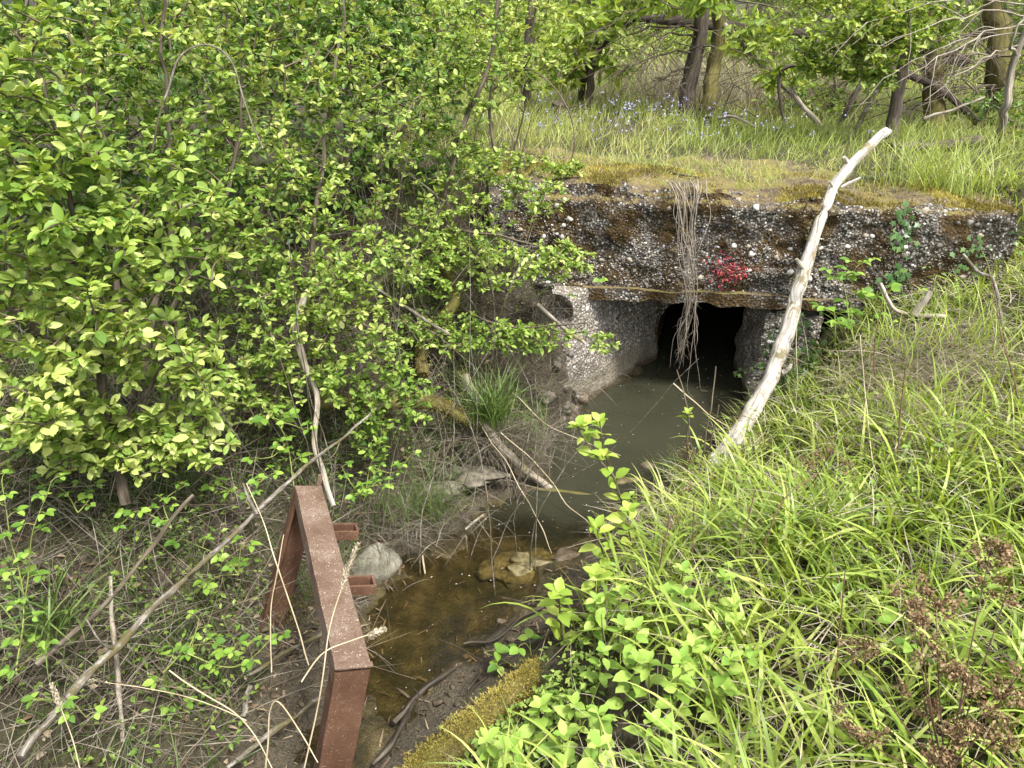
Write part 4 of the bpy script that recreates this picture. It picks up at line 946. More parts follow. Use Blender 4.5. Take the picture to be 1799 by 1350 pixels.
stick('mossy_log', 'mossy pale branch running down the bank to the water', 'log', [(-0.26, 3.6, 0.62), (-0.21, 3.56, 0.5), (-0.12, 3.48, 0.33), (0, 3.42, 0.2), (0.22, 3.43, -0.02)], .028, .022, 'bark_pale', 40, moss=600)
stick('mossy_log', 'golden mossy log on the near mud bank', 'log', [(-0.36, 1.41, 0.27), (-0.24, 1.52, 0.31), (-0.1, 1.67, 0.31), (0.02, 1.83, 0.28), (0.11, 1.95, 0.22)], .062, .035, 'bark_mossy', 40, rough=.3, moss=6500)
stick('mossy_log', 'mossy stem rising steeply behind the sprays on the shrubby bank', 'log', [(-0.5, 3.7, 0.57), (-0.51, 3.9, 0.69), (-0.33, 4.1, 0.86), (-0.4, 4.2, 1.03)], .035, .03, 'bark_mossy', 30, moss=900)
stick('dead_branch', 'pale broken stick leaning on the wing wall', 'branch', [(0.15, 4.15, 0.82), (0.29, 4.1, 0.7), (0.44, 4.1, 0.59)], .013, .012, 'bark_pale', 20)
stick('dead_branch', 'bare stick lying in the shrub sprays', 'branch', [(-0.84, 3.3, 1.33), (-0.61, 3.4, 1.15), (-0.41, 3.5, 0.96), (-0.32, 3.5, 0.9)], .009, .008, 'bark_grey', 24)
stick('dead_branch', 'wet dark stick lying on the near mud at the water edge', 'branch', [(-0.2, 2.26, 0.03), (-0.07, 2.27, 0.05), (0.04, 2.38, 0.06), (0.14, 2.45, 0.05)], .006, .007, 'wet_wood', 24)
stick('dead_branch', 'rotten grey root lying along the near mud bank', 'branch', [(-0.44, 1.86, 0.05), (-0.36, 1.98, 0.06), (-0.28, 2.06, 0.06), (-0.22, 2.13, 0.05)], .015, .008, 'wet_wood', 40, rough=.45, wob=.012)
stick('dead_branch', 'second rotten root half sunk in the near mud', 'branch', [(-0.48, 1.69, 0.06), (-0.41, 1.8, 0.07), (-0.37, 1.98, 0.05)], .010, .013, 'wet_wood', 40, rough=.45, wob=.012)
stick('dead_branch', 'sunken brown branch under the dark water', 'branch', [(0.02, 3.44, -0), (0.32, 3.39, -0.015), (0.6, 3.32, -0.03)], .016, .022, 'bark_mossy', 24)
stick('dead_branch', 'short pale stick poking out of the water beside the tussock', 'branch', [(-0.27, 3.03, -0.01), (-0.2, 3.07, 0.03), (-0.15, 3.11, 0.05)], .008, .008, 'bark_pale', 12)
stick('dead_branch', 'small straw-coloured twig floating on the water', 'branch', [(-0.44, 2.88, 0.006), (-0.43, 2.81, 0.007), (-0.41, 2.72, 0.006)], .005, .004, 'stem_straw', 10)
stick('dead_branch', 'pale lichened dead branch in the straw of the grassy bank', 'branch', [(1.96, 3.75, 1.09), (2, 3.7, 1.01), (2.06, 3.65, 0.96), (2.26, 3.6, 0.96)], .009, .013, 'bark_pale', 24)
stick('dead_branch', 'stout white broken chunk of wood in the grassy bank straw', 'branch', [(2.11, 3.62, 0.96), (2.14, 3.62, 1.03), (2.16, 3.62, 1.09)], .024, .014, 'bark_pale', 16, rough=.35)
stick('dead_branch', 'thin pale stick leaning in the straw below the slab end', 'branch', [(2.48, 3.95, 1.19), (2.53, 3.85, 1.12), (2.6, 3.8, 1.08), (2.58, 3.55, 0.84)], .010, .007, 'bark_grey', 20)
for lab, pts in (('thick black stick half sunk in the mud behind the rusty frame', [(-0.96, 1.63, 0.12), (-0.84, 1.77, 0.12), (-0.72, 1.93, 0.1)]), ('grey split branch lying on the mud behind the rusty frame', [(-0.99, 1.96, 0.18), (-0.87, 2.11, 0.16), (-0.77, 2.22, 0.12)]), ('short dark stake stuck in the mud behind the rusty frame', [(-0.98, 1.85, 0.1), (-0.98, 1.9, 0.14), (-0.97, 1.93, 0.17)])):
    stick('dead_branch', lab, 'branch', pts, .008, .010, 'bark_grey', 30, rough=.4, wob=.008)
for lab, pts, r in (('thin dark twig slanting over the stream to the log', [(0.88, 3.6, 0.57), (1.07, 3.55, 0.42), (1.31, 3.5, 0.26)], .004),
                    ('long bare grass stem bent from the tussock over the water', [(0, 3.62, 0.5), (0.19, 3.54, 0.35), (0.6, 3.45, 0.2)], .003),
                    ('drooping bare stem dipping into the middle of the stream', [(-0.06, 3.36, 0.4), (0.15, 3.31, 0.22), (0.3, 3.19, 0.05), (0.44, 3.03, 0.02)], .003),
                    ('drooping bare stem dipping beside the submerged mud hump', [(-0.18, 3.48, 0.4), (0, 3.21, 0.25), (0.14, 2.98, 0.1), (0.2, 2.87, 0)], .0028)):
    stick('dry_stem', lab, 'stem', pts, r, r * .5, 'stem_straw', 20, wob=.01, sides=5)
def rock(name, label, cat, c, s, mat, seed, rough=.22, rz=0.0):
    V, F = ball_tpl(22, 15, seed, .02); V = nrm(V); V = V * (1 + rough * fbm(V + seed * 3.7, 1.6, 3))[:, None]
    R = np.array([[cos(rz), -sin(rz), 0], [sin(rz), cos(rz), 0], [0, 0, 1]])
    a = Acc(); a.add((V * np.array(s)) @ R.T + np.array(c), list(F)); return tag(a.build(name, mat, base=tuple(c)), label, cat)
rock('stone', 'pale angular stone block at the water edge beside the rusty frame', 'stone', (-0.65, 2.73, 0.05), (.12, .07, .09), 'stone_pale', 4, .30, .5)
rock('mud_mound', 'yellowish algae-covered mud hump just breaking the water', 'mud mound', (0.07, 2.81, -0.03), (.17, .095, .038), 'mud_lump', 9, .6, .1)
rock('mud_mound', 'brown wet mud hump beside the yellowish hump', 'mud mound', (0.28, 2.85, -0.03), (.13, .07, .045), 'mud_dark', 12, .3, .3)
rock('mud_mound', 'brown mud lump below the dark water by the log', 'mud mound', (0.68, 3.5, -0.03), (.12, .05, .035), 'mud_lump', 15, .3, .2)
rock('stone', 'small brown wet stone in the dark water near the log base', 'stone', (0.79, 3.65, -0.005), (.045, .032, .03), 'mud_dark', 17, .2)
rock('stone', 'pale grey clay lump on the shrubby bank above the tussock', 'stone', (-0.21, 3.35, 0.13), (.15, .09, .035), 'clay', 21, .5)
rock('stone', 'light clay patch behind the fine green tussock', 'stone', (-0.39, 3.22, 0.13), (.11, .07, .035), 'clay', 25, .5)
rock('stone', 'dark rubble stone at the broken end of the wing wall', 'stone', (0.47, 4.42, 0.03), (.055, .05, .06), 'mud_dark', 31, .4)
rock('stone', 'second dark rubble stone under the wing wall end', 'stone', (0.39, 4.18, 0.02), (.05, .045, .04), 'mud_dark', 33, .4)
a = Acc(); q = 900; xy = np.stack([rng.uniform(-1.5, .5, q), rng.uniform(1.4, 3.4, q)], -1); dd = np.minimum(pdist(xy[:, 0], xy[:, 1], LEFT), pdist(xy[:, 0], xy[:, 1], RIGHT)) * np.where(inside(xy[:, 0], xy[:, 1]), -1, 1)
ok = (dd < .30) & (dd > -.06) & (rng.random(q) < .5); P = np.column_stack([xy[ok], height(xy[ok, 0], xy[ok, 1])]); q = len(P); r = rng.uniform(.005, .018, q)
M = frames(rand_dirs(q) * np.array([1, 1, .2]), UPV) * np.stack([r, r * 1.4, r * .45], -1)[:, None, :]
CLOD = [ball_tpl(7, 5, s + 40, .34) for s in range(5)]
for t in range(5): a.inst(CLOD[t], M[t::5], P[t::5], rng.random(len(P[t::5])))
tag(a.build('mud_clods', 'mud_dark'), 'small wet mud clods scattered along the water edge', 'mud', kind='stuff')
a = Acc(); q = 420; xy = np.stack([rng.uniform(-.7, 1.7, q), rng.uniform(1.8, 5.2, q)], -1); ok = inside(xy[:, 0], xy[:, 1]); P = np.column_stack([xy[ok], np.full(ok.sum(), .004)]); q = len(P)
scatter(a, LEAF_S, P, rand_dirs(q) * np.array([1, 1, 0.02]), UPV, rng.uniform(.003, .011, q), rng.random(q)); tag(a.build('floating_flecks', 'fleck'), 'tiny pale flecks of debris floating on the stream', 'debris', kind='stuff')

# ------------------------------------------------------------------ grass and straw
BROAD = [blade_tpl(b, 7, taper=.75, start=s) for b, s in ((.7, .15), (1.2, .2), (1.7, .1), (2.2, .15), (1.0, .45), (1.9, .4))]
FINE = [blade_tpl(b, 5, taper=.9, start=s) for b, s in ((.5, .1), (.9, .2), (1.4, .2), (.7, .5), (2.0, .3))]
SHORT = [blade_tpl(b, 3, taper=.9, start=s) for b, s in ((.5, .1), (.9, .2), (1.4, .2), (.7, .5), (2.0, .3))]
LIE = [blade_tpl(b, 4, taper=.9, start=s) for b, s in ((.6, 1.2), (.2, 1.45), (1.0, .9), (-.4, 1.6), (.8, 1.3))]
def blades(acc, tpls, x, y, ln, wd, tone, az=None, lean=.25, dz=-.01, z=None):
    k = len(x)
    az = rng.uniform(0, 2 * pi, k) if az is None else az
    d = np.stack([np.cos(az), np.sin(az), 0 * az], -1)
    zz = height(x, y, True) if z is None else z
    scatter(acc, tpls, np.stack([x, y, zz + dz], -1), d, UPV + lean * rng.normal(size=(k, 3)), ln, np.clip(tone, 0, 1), wd / ln)
def pick(n, xr, yr, keep):
    x = rng.uniform(*xr, n); y = rng.uniform(*yr, n); dl, dr = pdist(x, y, LEFT), pdist(x, y, RIGHT); i = inside(x, y)
    p = keep(x, y, dl, dr, i, past_slab(x, y)); ok = rng.random(n) < p
    return x[ok], y[ok]
def clump(x, y, k, spread):
    return np.repeat(x, k) + rng.normal(0, spread, len(x) * k), np.repeat(y, k) + rng.normal(0, spread, len(y) * k)
MLOG = np.array([(-.42, 1.25), (-.27, 1.5), (-.1, 1.72), (.06, 1.86)])
def right_keep(x, y, dl, dr, i, s):
    e = np.where(y < 2.9, sstep(.26, .46, dr), sstep(.03, .14, dr)) * sstep(.12, .30, np.minimum(pdist(x, y, MLOG), pdist(x + .1, y + .05, MLOG))) * (1 - .96 * np.exp(-(((x - .24) / .36) ** 4 + ((y - 1.58) / .40) ** 4))) * (1 - .7 * np.exp(-(((x - .38) / .16) ** 2 + ((y - 2.45) / .4) ** 2)))
    return np.where((dr < dl) & ~i & (s < np.where(x > 2.97, .75, -.03)), e, 0) * (.55 + .45 * sstep(-.3, .3, noise2(x, y, 2.0, 2))) * (1 - .75 * np.exp(-((x - 2.25) ** 2 + (y - 3.15) ** 2) / .10)) * (1 - .75 * np.exp(-((x - 2.55) ** 2 + (y - 3.8) ** 2) / .12))
x, y = pick(3500, (-.5, 4.0), (.75, 5.0), right_keep); x, y = clump(x, y, 8, .03); k = len(x)
ok = ~inside(x, y) & (past_slab(x, y) < np.where(x > 2.97, .75, 0)); x, y = x[ok], y[ok]; k = len(x)
az = rng.normal(-2.2, 1.5, k)
a = Acc(); f = sstep(2.6, 3.4, y)
blades(a, BROAD, x, y, rng.uniform(.14, .42, k) * (1 - .25 * f), rng.uniform(.007, .017, k) * (1 - .3 * f), .22 + .7 * rng.random(k) + .2 * noise2(x, y, 1.4, 2), az)
tag(a.build('bank_grass', 'grass', kind='stuff'), 'lush broad-bladed green grass covering the bank beside the log', 'grass')
x, y = pick(1700, (-.5, 3.5), (.75, 4.6), right_keep); x, y = clump(x, y, 9, .025); ok = ~inside(x, y) & (past_slab(x, y) < 0); x, y = x[ok], y[ok]; k = len(x)
a = Acc(); blades(a, FINE, x, y, rng.uniform(.10, .28, k), rng.uniform(.002, .0045, k), .25 + .6 * rng.random(k), None, .35)
tag(a.build('fine_grass', 'grass', kind='stuff'), 'fine thin grass between the broad blades on the grassy bank', 'grass')
x, y = pick(2200, (-.4, 3.0), (.75, 3.4), right_keep); k = len(x); a = Acc()
blades(a, BROAD, x, y, rng.uniform(.24, .46, k), rng.uniform(.010, .018, k), .35 + .6 * rng.random(k), rng.normal(-2.4, 1.4, k))
tag(a.build('reed_grass', 'grass', kind='stuff'), 'wide arching grass blades in the near grassy bank', 'grass')
q = 420; x = rng.normal(.02, .16, q); y = 1.55 + .9 * (x - .0) + rng.normal(0, .13, q); ok = pdist(x, y, MLOG) > .09; x, y = x[ok], y[ok]; x, y = clump(x, y, 4, .02); k = len(x); a = Acc()
P = np.stack([x, y, height(x, y) + rng.uniform(.01, .09, k)], -1); scatter(a, LEAF_S, P, rand_dirs(k) * np.array([1, 1, .3]), UPV + .4 * rng.normal(size=(k, 3)), rng.uniform(.012, .032, k), np.clip(.3 + .6 * rng.random(k), 0, 1))
tag(a.build('low_herbs', 'leaf_shrub', kind='stuff'), 'low small-leaved herbs beside the golden mossy log', 'ground cover')
def straw_keep(x, y, dl, dr, i, s):
    return np.maximum(right_keep(x, y, dl, dr, i, s), .9 * np.where((x > 1.9) & (s < -.03), np.exp(-((x - 2.35) ** 2 + (y - 3.45) ** 2) / .4), 0)) * (.30 + .12 * sstep(2.4, 3.2, y) + .6 * sstep(.0, .35, noise2(x + 9, y, 1.7, 2) + .5 * np.exp(-((x - 2.2) ** 2 + (y - 3.2) ** 2) / .35) + .5 * np.exp(-((x - 2.6) ** 2 + (y - 3.9) ** 2) / .3)))
x, y = pick(19000, (-.5, 3.6), (.75, 4.6), straw_keep); k = len(x); a = Acc()
blades(a, LIE, x, y, rng.uniform(.12, .34, k), rng.uniform(.002, .005, k), .4 + .6 * rng.random(k), None, .3, dz=.03)
blades(a, LIE, x[::3], y[::3], rng.uniform(.12, .30, len(x[::3])), rng.uniform(.002, .004, len(x[::3])), .5 + .5 * rng.random(len(x[::3])), None, .4, dz=.12)
tag(a.build('bank_straw', 'straw', kind='stuff'), 'dry bleached straw matted through the grassy bank grass', 'straw')
# shrubby bank: thin straw, green grass, litter
def left_keep(x, y, dl, dr, i, s):
    return np.where((dl <= dr) & ~i & (s < .2), np.where(y > 2.65, sstep(.03, .2, dl + .06 * noise2(x, y, 4)), sstep(.22, .5, dl + .1 * noise2(x, y, 4))), 0)
x, y = pick(21000, (-3.2, .6), (.9, 4.75), left_keep); k = len(x); a = Acc()
blades(a, LIE + FINE[:2], x, y, rng.uniform(.12, .42, k), rng.uniform(.0018, .0042, k), .1 + .75 * rng.random(k), None, .5, dz=.01)
tag(a.build('matted_straw', 'straw_grey', kind='stuff'), 'dead straw and stalks matted over the shrubby bank', 'straw')
x, y = pick(2600, (-3.2, .3), (.9, 4.5), lambda x, y, dl, dr, i, s: left_keep(x, y, dl, dr, i, s) * sstep(-.3, .2, noise2(x, y + 4, 1.8, 2))); x, y = clump(x, y, 7, .025); k = len(x); a = Acc()
blades(a, FINE, x, y, rng.uniform(.10, .30, k), rng.uniform(.002, .0055, k), .15 + .55 * rng.random(k), None, .35)
tag(a.build('sparse_grass', 'sedge', kind='stuff'), 'sparse green grass growing through the shrubby bank straw', 'grass')
x, y = pick(9000, (-3.2, .5), (.9, 4.7), lambda x, y, dl, dr, i, s: np.where((dl <= dr) & ~i & (s < .2), sstep(.08, .3, dl), 0)); k = len(x); a = Acc()
P = np.stack([x, y, height(x, y) + rng.uniform(.0, .03, k)], -1); scatter(a, LEAF_S + LIE, P, rand_dirs(k) * np.array([1, 1, .25]), UPV + .4 * rng.normal(size=(k, 3)), rng.uniform(.010, .032, k), rng.random(k), rng.uniform(.3, 1, k))
tag(a.build('leaf_litter', 'litter', kind='stuff'), 'brown dead leaves and chips littering the shrubby bank', 'leaf litter')
x, y = pick(3200, (-3.0, .3), (.9, 4.4), lambda x, y, dl, dr, i, s: left_keep(x, y, dl, dr, i, s) * sstep(-.25, .2, noise2(x + 5, y, 2.2, 2))); x, y = clump(x, y, 5, .03); k = len(x); a = Acc()
P = np.stack([x, y, height(x, y) + rng.uniform(.02, .14, k)], -1); scatter(a, LEAF_S, P, rand_dirs(k) * np.array([1, 1, .3]), UPV + .4 * rng.normal(size=(k, 3)), rng.uniform(.012, .036, k), np.clip(.15 + .6 * rng.random(k), 0, 1))
tag(a.build('ground_herbs', 'leaf_shrub', kind='stuff'), 'small green herb leaves scattered over the shrubby bank floor', 'ground cover')
x, y = pick(900, (-.3, 3.5), (.8, 4.5), right_keep); x, y = clump(x, y, 5, .035); k = len(x); a = Acc()
P = np.stack([x, y, height(x, y) + rng.uniform(.05, .24, k)], -1); scatter(a, LEAF_S, P, rand_dirs(k) * np.array([1, 1, .3]), UPV + .4 * rng.normal(size=(k, 3)), rng.uniform(.015, .05, k), np.clip(.3 + .6 * rng.random(k), 0, 1))
tag(a.build('bank_herbs', 'leaf_shrub', kind='stuff'), 'small round herb leaves mixed into the grassy bank grass', 'ground cover')
a = Acc(); q = 2600; x = rng.uniform(-1.6, .6, q); y = rng.uniform(1.2, 3.4, q); dd = np.minimum(pdist(x, y, LEFT), pdist(x, y, RIGHT)) * np.where(inside(x, y), -1, 1); ok = (dd < .4) & ((dd > -.12) | (rng.random(q) < .35)); x, y = x[ok], y[ok]; k = len(x)
P = np.stack([x, y, height(x, y) + .004], -1); scatter(a, LIE[:2] + LEAF_S, P, rand_dirs(k) * np.array([1, 1, .1]), UPV + .2 * rng.normal(size=(k, 3)), rng.uniform(.012, .07, k), .8 * rng.random(k), rng.uniform(.05, .2, k))
tag(a.build('mud_debris', 'litter', kind='stuff'), 'rotting bits of stalk and leaf on the mud and stream bed', 'debris')
# dead stalks criss-crossing on the shrubby bank
a = Acc(); x, y = pick(620, (-2.8, .5), (1.0, 4.6), lambda x, y, dl, dr, i, s: np.where((dl <= dr) & ~i & (s < .1), sstep(.1, .3, dl), 0))
z = height(x, y)
for px_, py_, pz_ in zip(x, y, z):
    d = nrm(np.array([rng.normal(), rng.normal(), rng.uniform(-.2, .9)])); L = rng.uniform(.15, .55); p = np.array([px_, py_, pz_ + .01])
    tube(a, [p, p + d * L * .5 + (0, 0, .04 * L) + rng.normal(0, .03 * L, 3), p + d * L - (0, 0, .12 * L)], rng.uniform(.0015, .004), .0008, 4, 6, tone=rng.random())
tag(a.build('dead_stalks', 'stem_grey', kind='stuff'), 'criss-crossing thin dead stalks and twigs over the shrubby bank', 'stalks')
a = Acc()
x, y = pick(420, (-2.6, .45), (1.5, 4.5), lambda x, y, dl, dr, i, s: np.where((dl <= dr) & ~i & (s < .1), sstep(.12, .35, dl), 0)); z = height(x, y)
for px_, py_, pz_ in zip(x, y, z):
    d = nrm(np.array([rng.normal(), rng.normal(), rng.uniform(0, 1.2)])); L = rng.uniform(.2, .7); p = np.array([px_, py_, pz_])
    Q = tube(a, [p, p + d * L * .5 + rng.normal(0, .05 * L, 3), p + d * L - (0, 0, .1 * L)], rng.uniform(.002, .005), .001, 4, 7)
    for j in (3, 4, 5): tube(a, [Q[j], Q[j] + nrm(d + rng.normal(0, .7, 3)) * L * .25], .0015, .0007, 3, 3)
tag(a.build('brushwood', 'bark_twig', kind='stuff'), 'fine dark brushwood twigs under the shrubby bank shrubs', 'twigs')
a = Acc()
x, y = pick(260, (-1.7, .4), (1.2, 2.7), lambda x, y, dl, dr, i, s: np.where(~i & (np.minimum(dl, dr) < .55), .8, 0)); z = height(x, y)
for px_, py_, pz_ in zip(x, y, z):
    d = nrm(np.array([rng.normal(), rng.normal(), rng.uniform(-.05, .25)])); L = rng.uniform(.06, .28); p = np.array([px_, py_, pz_ + .004])
    tube(a, [p, p + d * L * .5 + rng.normal(0, .04 * L, 3), p + d * L], rng.uniform(.0015, .005), .0012, 5, 7, rough=.3)
tag(a.build('muddy_twigs', 'wet_wood', kind='stuff'), 'wet dark twigs strewn over the stream-side mud', 'twigs')
a = Acc()
for k in range(150):
    p = np.array([rng.uniform(-3.0, .2), rng.uniform(2.6, 5.2), 0]); p[2] = float(height(p[:1], p[1:2])[0]); d = nrm(np.array([rng.normal(0, .35), rng.normal(0, .3), 1])); L = rng.uniform(.5, 1.5)
    tube(a, [p, p + d * L * .5 + rng.normal(0, .06 * L, 3), p + d * L + rng.normal(0, .12 * L, 3)], rng.uniform(.002, .006), .0012, 5, 10, wob=.01)
tag(a.build('bare_canes', 'bark_grey', kind='stuff'), 'thin bare grey canes standing through the thicket', 'canes')
# meadow
x, y = pick(5200, (-1.2, 7.5), (4.7, 13), lambda x, y, dl, dr, i, s: sstep(.42, .95, s + .12 * noise2(x, y, 3)) * np.clip(1.3 - (y - 5) / 9, .25, 1)); x, y = clump(x, y, 9, .05); k = len(x); a = Acc()
z = height(x, y, False) + .01; tall = sstep(.5, 1.6, past_slab(x, y))
blades(a, SHORT, x, y, rng.uniform(.10, .27, k) * (.35 + .65 * tall), rng.uniform(.003, .0065, k), .38 + .5 * rng.random(k) + .2 * noise2(x, y, 1.0, 2) + .22 * (1 - tall), rng.normal(-.3, 1.3, k), .3, z=z)
tag(a.build('meadow_grass', 'meadow', kind='stuff'), 'tall pale green meadow grass behind the slab', 'grass')
x, y = pick(26000, (-1.2, 4.2), (4.2, 8.0), lambda x, y, dl, dr, i, s: np.where((s > .08) & (x < 3.1), 1, 0) * sstep(.08, .45, s + .15 * noise2(x, y, 3.5)) * np.clip(1.3 - s * .8, .08, 1)); k = len(x); a = Acc()
blades(a, LIE + FINE, x, y, rng.uniform(.03, .13, k) * (.6 + .6 * sstep(.3, .8, past_slab(x, y))), rng.uniform(.0015, .0035, k), .2 + .7 * rng.random(k), None, .5, z=np.where(past_slab(x, y) < .95, 1.455 - .032 * x, np.maximum(height(x, y, False), 1.38)) - .012)
tag(a.build('meadow_straw', 'straw', kind='stuff'), 'short dry straw along the grassy edge of the slab top', 'straw')
x, y = pick(4200, (-14, 16), (10, 26), lambda x, y, dl, dr, i, s: 0 * x + 1); x, y = clump(x, y, 4, .2); k = len(x); a = Acc()
blades(a, SHORT, x, y, rng.uniform(.25, .6, k), rng.uniform(.012, .03, k), .2 + .8 * rng.random(k), None, .3)
tag(a.build('far_grass', 'meadow', kind='stuff'), 'rough grass reaching back to the far woodland', 'grass')
x, y = pick(2600, (.5, 4.2), (8.4, 12.5), lambda x, y, dl, dr, i, s: sstep(-.1, .3, noise2(x, y, .9, 2))); x, y = clump(x, y, 4, .08); k = len(x); a = Acc()
blades(a, SHORT, x, y, rng.uniform(.25, .6, k), rng.uniform(.003, .007, k), .2 + .6 * rng.random(k), None, .3)
tag(a.build('dry_meadow_stalks', 'straw', kind='stuff'), 'patch of tan dry stalks beyond the trees', 'straw')
x, y = pick(2600, (-.4, 3.0), (4.2, 6.0), lambda x, y, dl, dr, i, s: np.where((s > .1) & (s < .9), sstep(.12, .8, s + .25 * noise2(x, y, 4)), 0)); x, y = clump(x, y, 5, .02); k = len(x); a = Acc()
blades(a, FINE, x, y, rng.uniform(.04, .16, k), rng.uniform(.0018, .004, k), .35 + .6 * rng.random(k), None, .35, z=1.445 - .032 * x)
tag(a.build('slab_grass', 'meadow', kind='stuff'), 'short pale grass rooted in the moss on the slab top', 'grass')
# small blue flowers in the meadow
a = Acc(); q = 150; x = rng.normal(1.0, .7, q); y = rng.uniform(5.4, 7.2, q); c = np.stack([x, y, height(x, y, False) + rng.uniform(.16, .34, q)], -1)
c = np.repeat(c, 5, 0) + rng.normal(0, .012, (5 * q, 3)); scatter(a, LEAF_S, c, rand_dirs(5 * q), rand_dirs(5 * q) + UPV, .016, rng.random(5 * q), 1.2)
tag(a.build('meadow_flowers', 'flower_blue', kind='stuff'), 'small pale blue flowers dotted through the meadow grass', 'flowers')

def tuft(name, label, cat, c, n, ln, wd, mat, tpls, spread=.03, az0=None, azs=1.5, tone0=.2, lean=.25, second=None):
    root = thing(name, label, cat, c)
    a = Acc(); x = c[0] + rng.normal(0, spread, n); y = c[1] + rng.normal(0, spread, n)
    blades(a, tpls, x, y, rng.uniform(ln[0], ln[1], n), rng.uniform(wd[0], wd[1], n), tone0 + .6 * rng.random(n), None if az0 is None else rng.normal(az0, azs, n), lean, z=np.full(n, c[2]), dz=-.02)
    a.build('blades', mat, root, kind='stuff')
    if second:
        a = Acc(); m = second; m = int(m * .7); x = c[0] + rng.normal(0, spread * 2.0, m); y = c[1] + rng.normal(0, spread * 1.5, m)
        blades(a, [blade_tpl(2.0, 6, start=.7), blade_tpl(1.6, 6, start=1.0), blade_tpl(1.1, 6, start=1.5), blade_tpl(.3, 6, start=1.3), blade_tpl(.6, 5, start=.6), blade_tpl(-.5, 5, start=1.9)], x, y, rng.uniform(ln[0] * .5, ln[1] * 1.15, m), rng.uniform(.0014, .0036, m), .7 * rng.random(m), rng.normal(-1.0, 1.7, m), .45, z=.6 * np.full(m, c[2]) + .4 * np.maximum(0, height(x, y)), dz=.01)
        a.build('dead_blades', 'straw' if mat == 'grass' else 'straw_grey', root, kind='stuff')
tuft('sedge_tuft', 'dark green sedge tuft with a skirt of dead straw on the shrubby bank', 'sedge', (-0.12, 3.48, 0.42), 200, (.22, .42), (.004, .008), 'sedge', FINE + BROAD[:2], .045, second=420)
tuft('grass_tussock', 'fine green grass tussock drooping over the water edge', 'grass tuft', (-0.4, 3, 0.17), 260, (.14, .30), (.0015, .003), 'sedge', FINE, .07, -.8, 1.3, .25, second=320)
tuft('grass_tussock', 'straw tussock trailing down the bank beside the wing wall', 'grass tuft', (0.11, 3.55, 0.36), 40, (.15, .3), (.002, .004), 'sedge', FINE, .07, second=380)
tuft('grass_tussock', 'dry straw tussock on the steep bank beside the wing wall', 'grass tuft', (.12, 4.12, .52), 30, (.1, .25), (.002, .004), 'sedge', FINE, .09, second=520)
tuft('grass_tussock', 'straw fringe hanging under the shrubby end of the slab', 'grass tuft', (.06, 4.40, .86), 30, (.1, .22), (.002, .004), 'sedge', FINE, .10, second=520)
tuft('grass_tussock', 'dead straw tussock hanging behind the pale stone block', 'grass tuft', (-0.57, 2.89, 0.22), 40, (.15, .26), (.002, .004), 'sedge', FINE, .06, second=320)
tuft('grass_tussock', 'dark green blades with dead skirt beside the wild rose sprig', 'grass tuft', (-1.51, 1.81, 0.56), 60, (.2, .36), (.005, .010), 'sedge', BROAD, .04, second=120)
tuft('grass_tussock', 'shaggy dead straw mound on the grassy bank slope', 'grass tuft', (2.3, 3.44, 0.92), 90, (.2, .35), (.003, .006), 'grass', FINE, .13, second=1000)
tuft('grass_tussock', 'pale straw mound below the shaggy mound on the grassy bank', 'grass tuft', (1.98, 2.84, 0.8), 60, (.2, .3), (.003, .006), 'grass', FINE, .13, second=900)
tuft('grass_tussock', 'flattened pale straw clump beside the white broken wood', 'grass tuft', (2.03, 3.44, 0.86), 40, (.2, .3), (.003, .006), 'grass', FINE, .12, second=700)
tuft('grass_tussock', 'thin grass tuft bending over the water at the log base', 'grass tuft', (0.93, 3.41, 0.06), 70, (.12, .28), (.002, .004), 'sedge', FINE, .04, 2.6, .9, .4)
tuft('grass_tussock', 'straw-legged tussock around the foot of the rusty frame', 'grass tuft', (-0.81, 2.38, 0.24), 70, (.10, .24), (.002, .004), 'sedge', FINE, .05, second=220)
tuft('grass_tussock', 'tall wispy grass clump beside the slab end', 'grass tuft', (2.68, 4.75, 1.38), 260, (.25, .5), (.004, .007), 'meadow', FINE[:4], .16, tone0=.25)

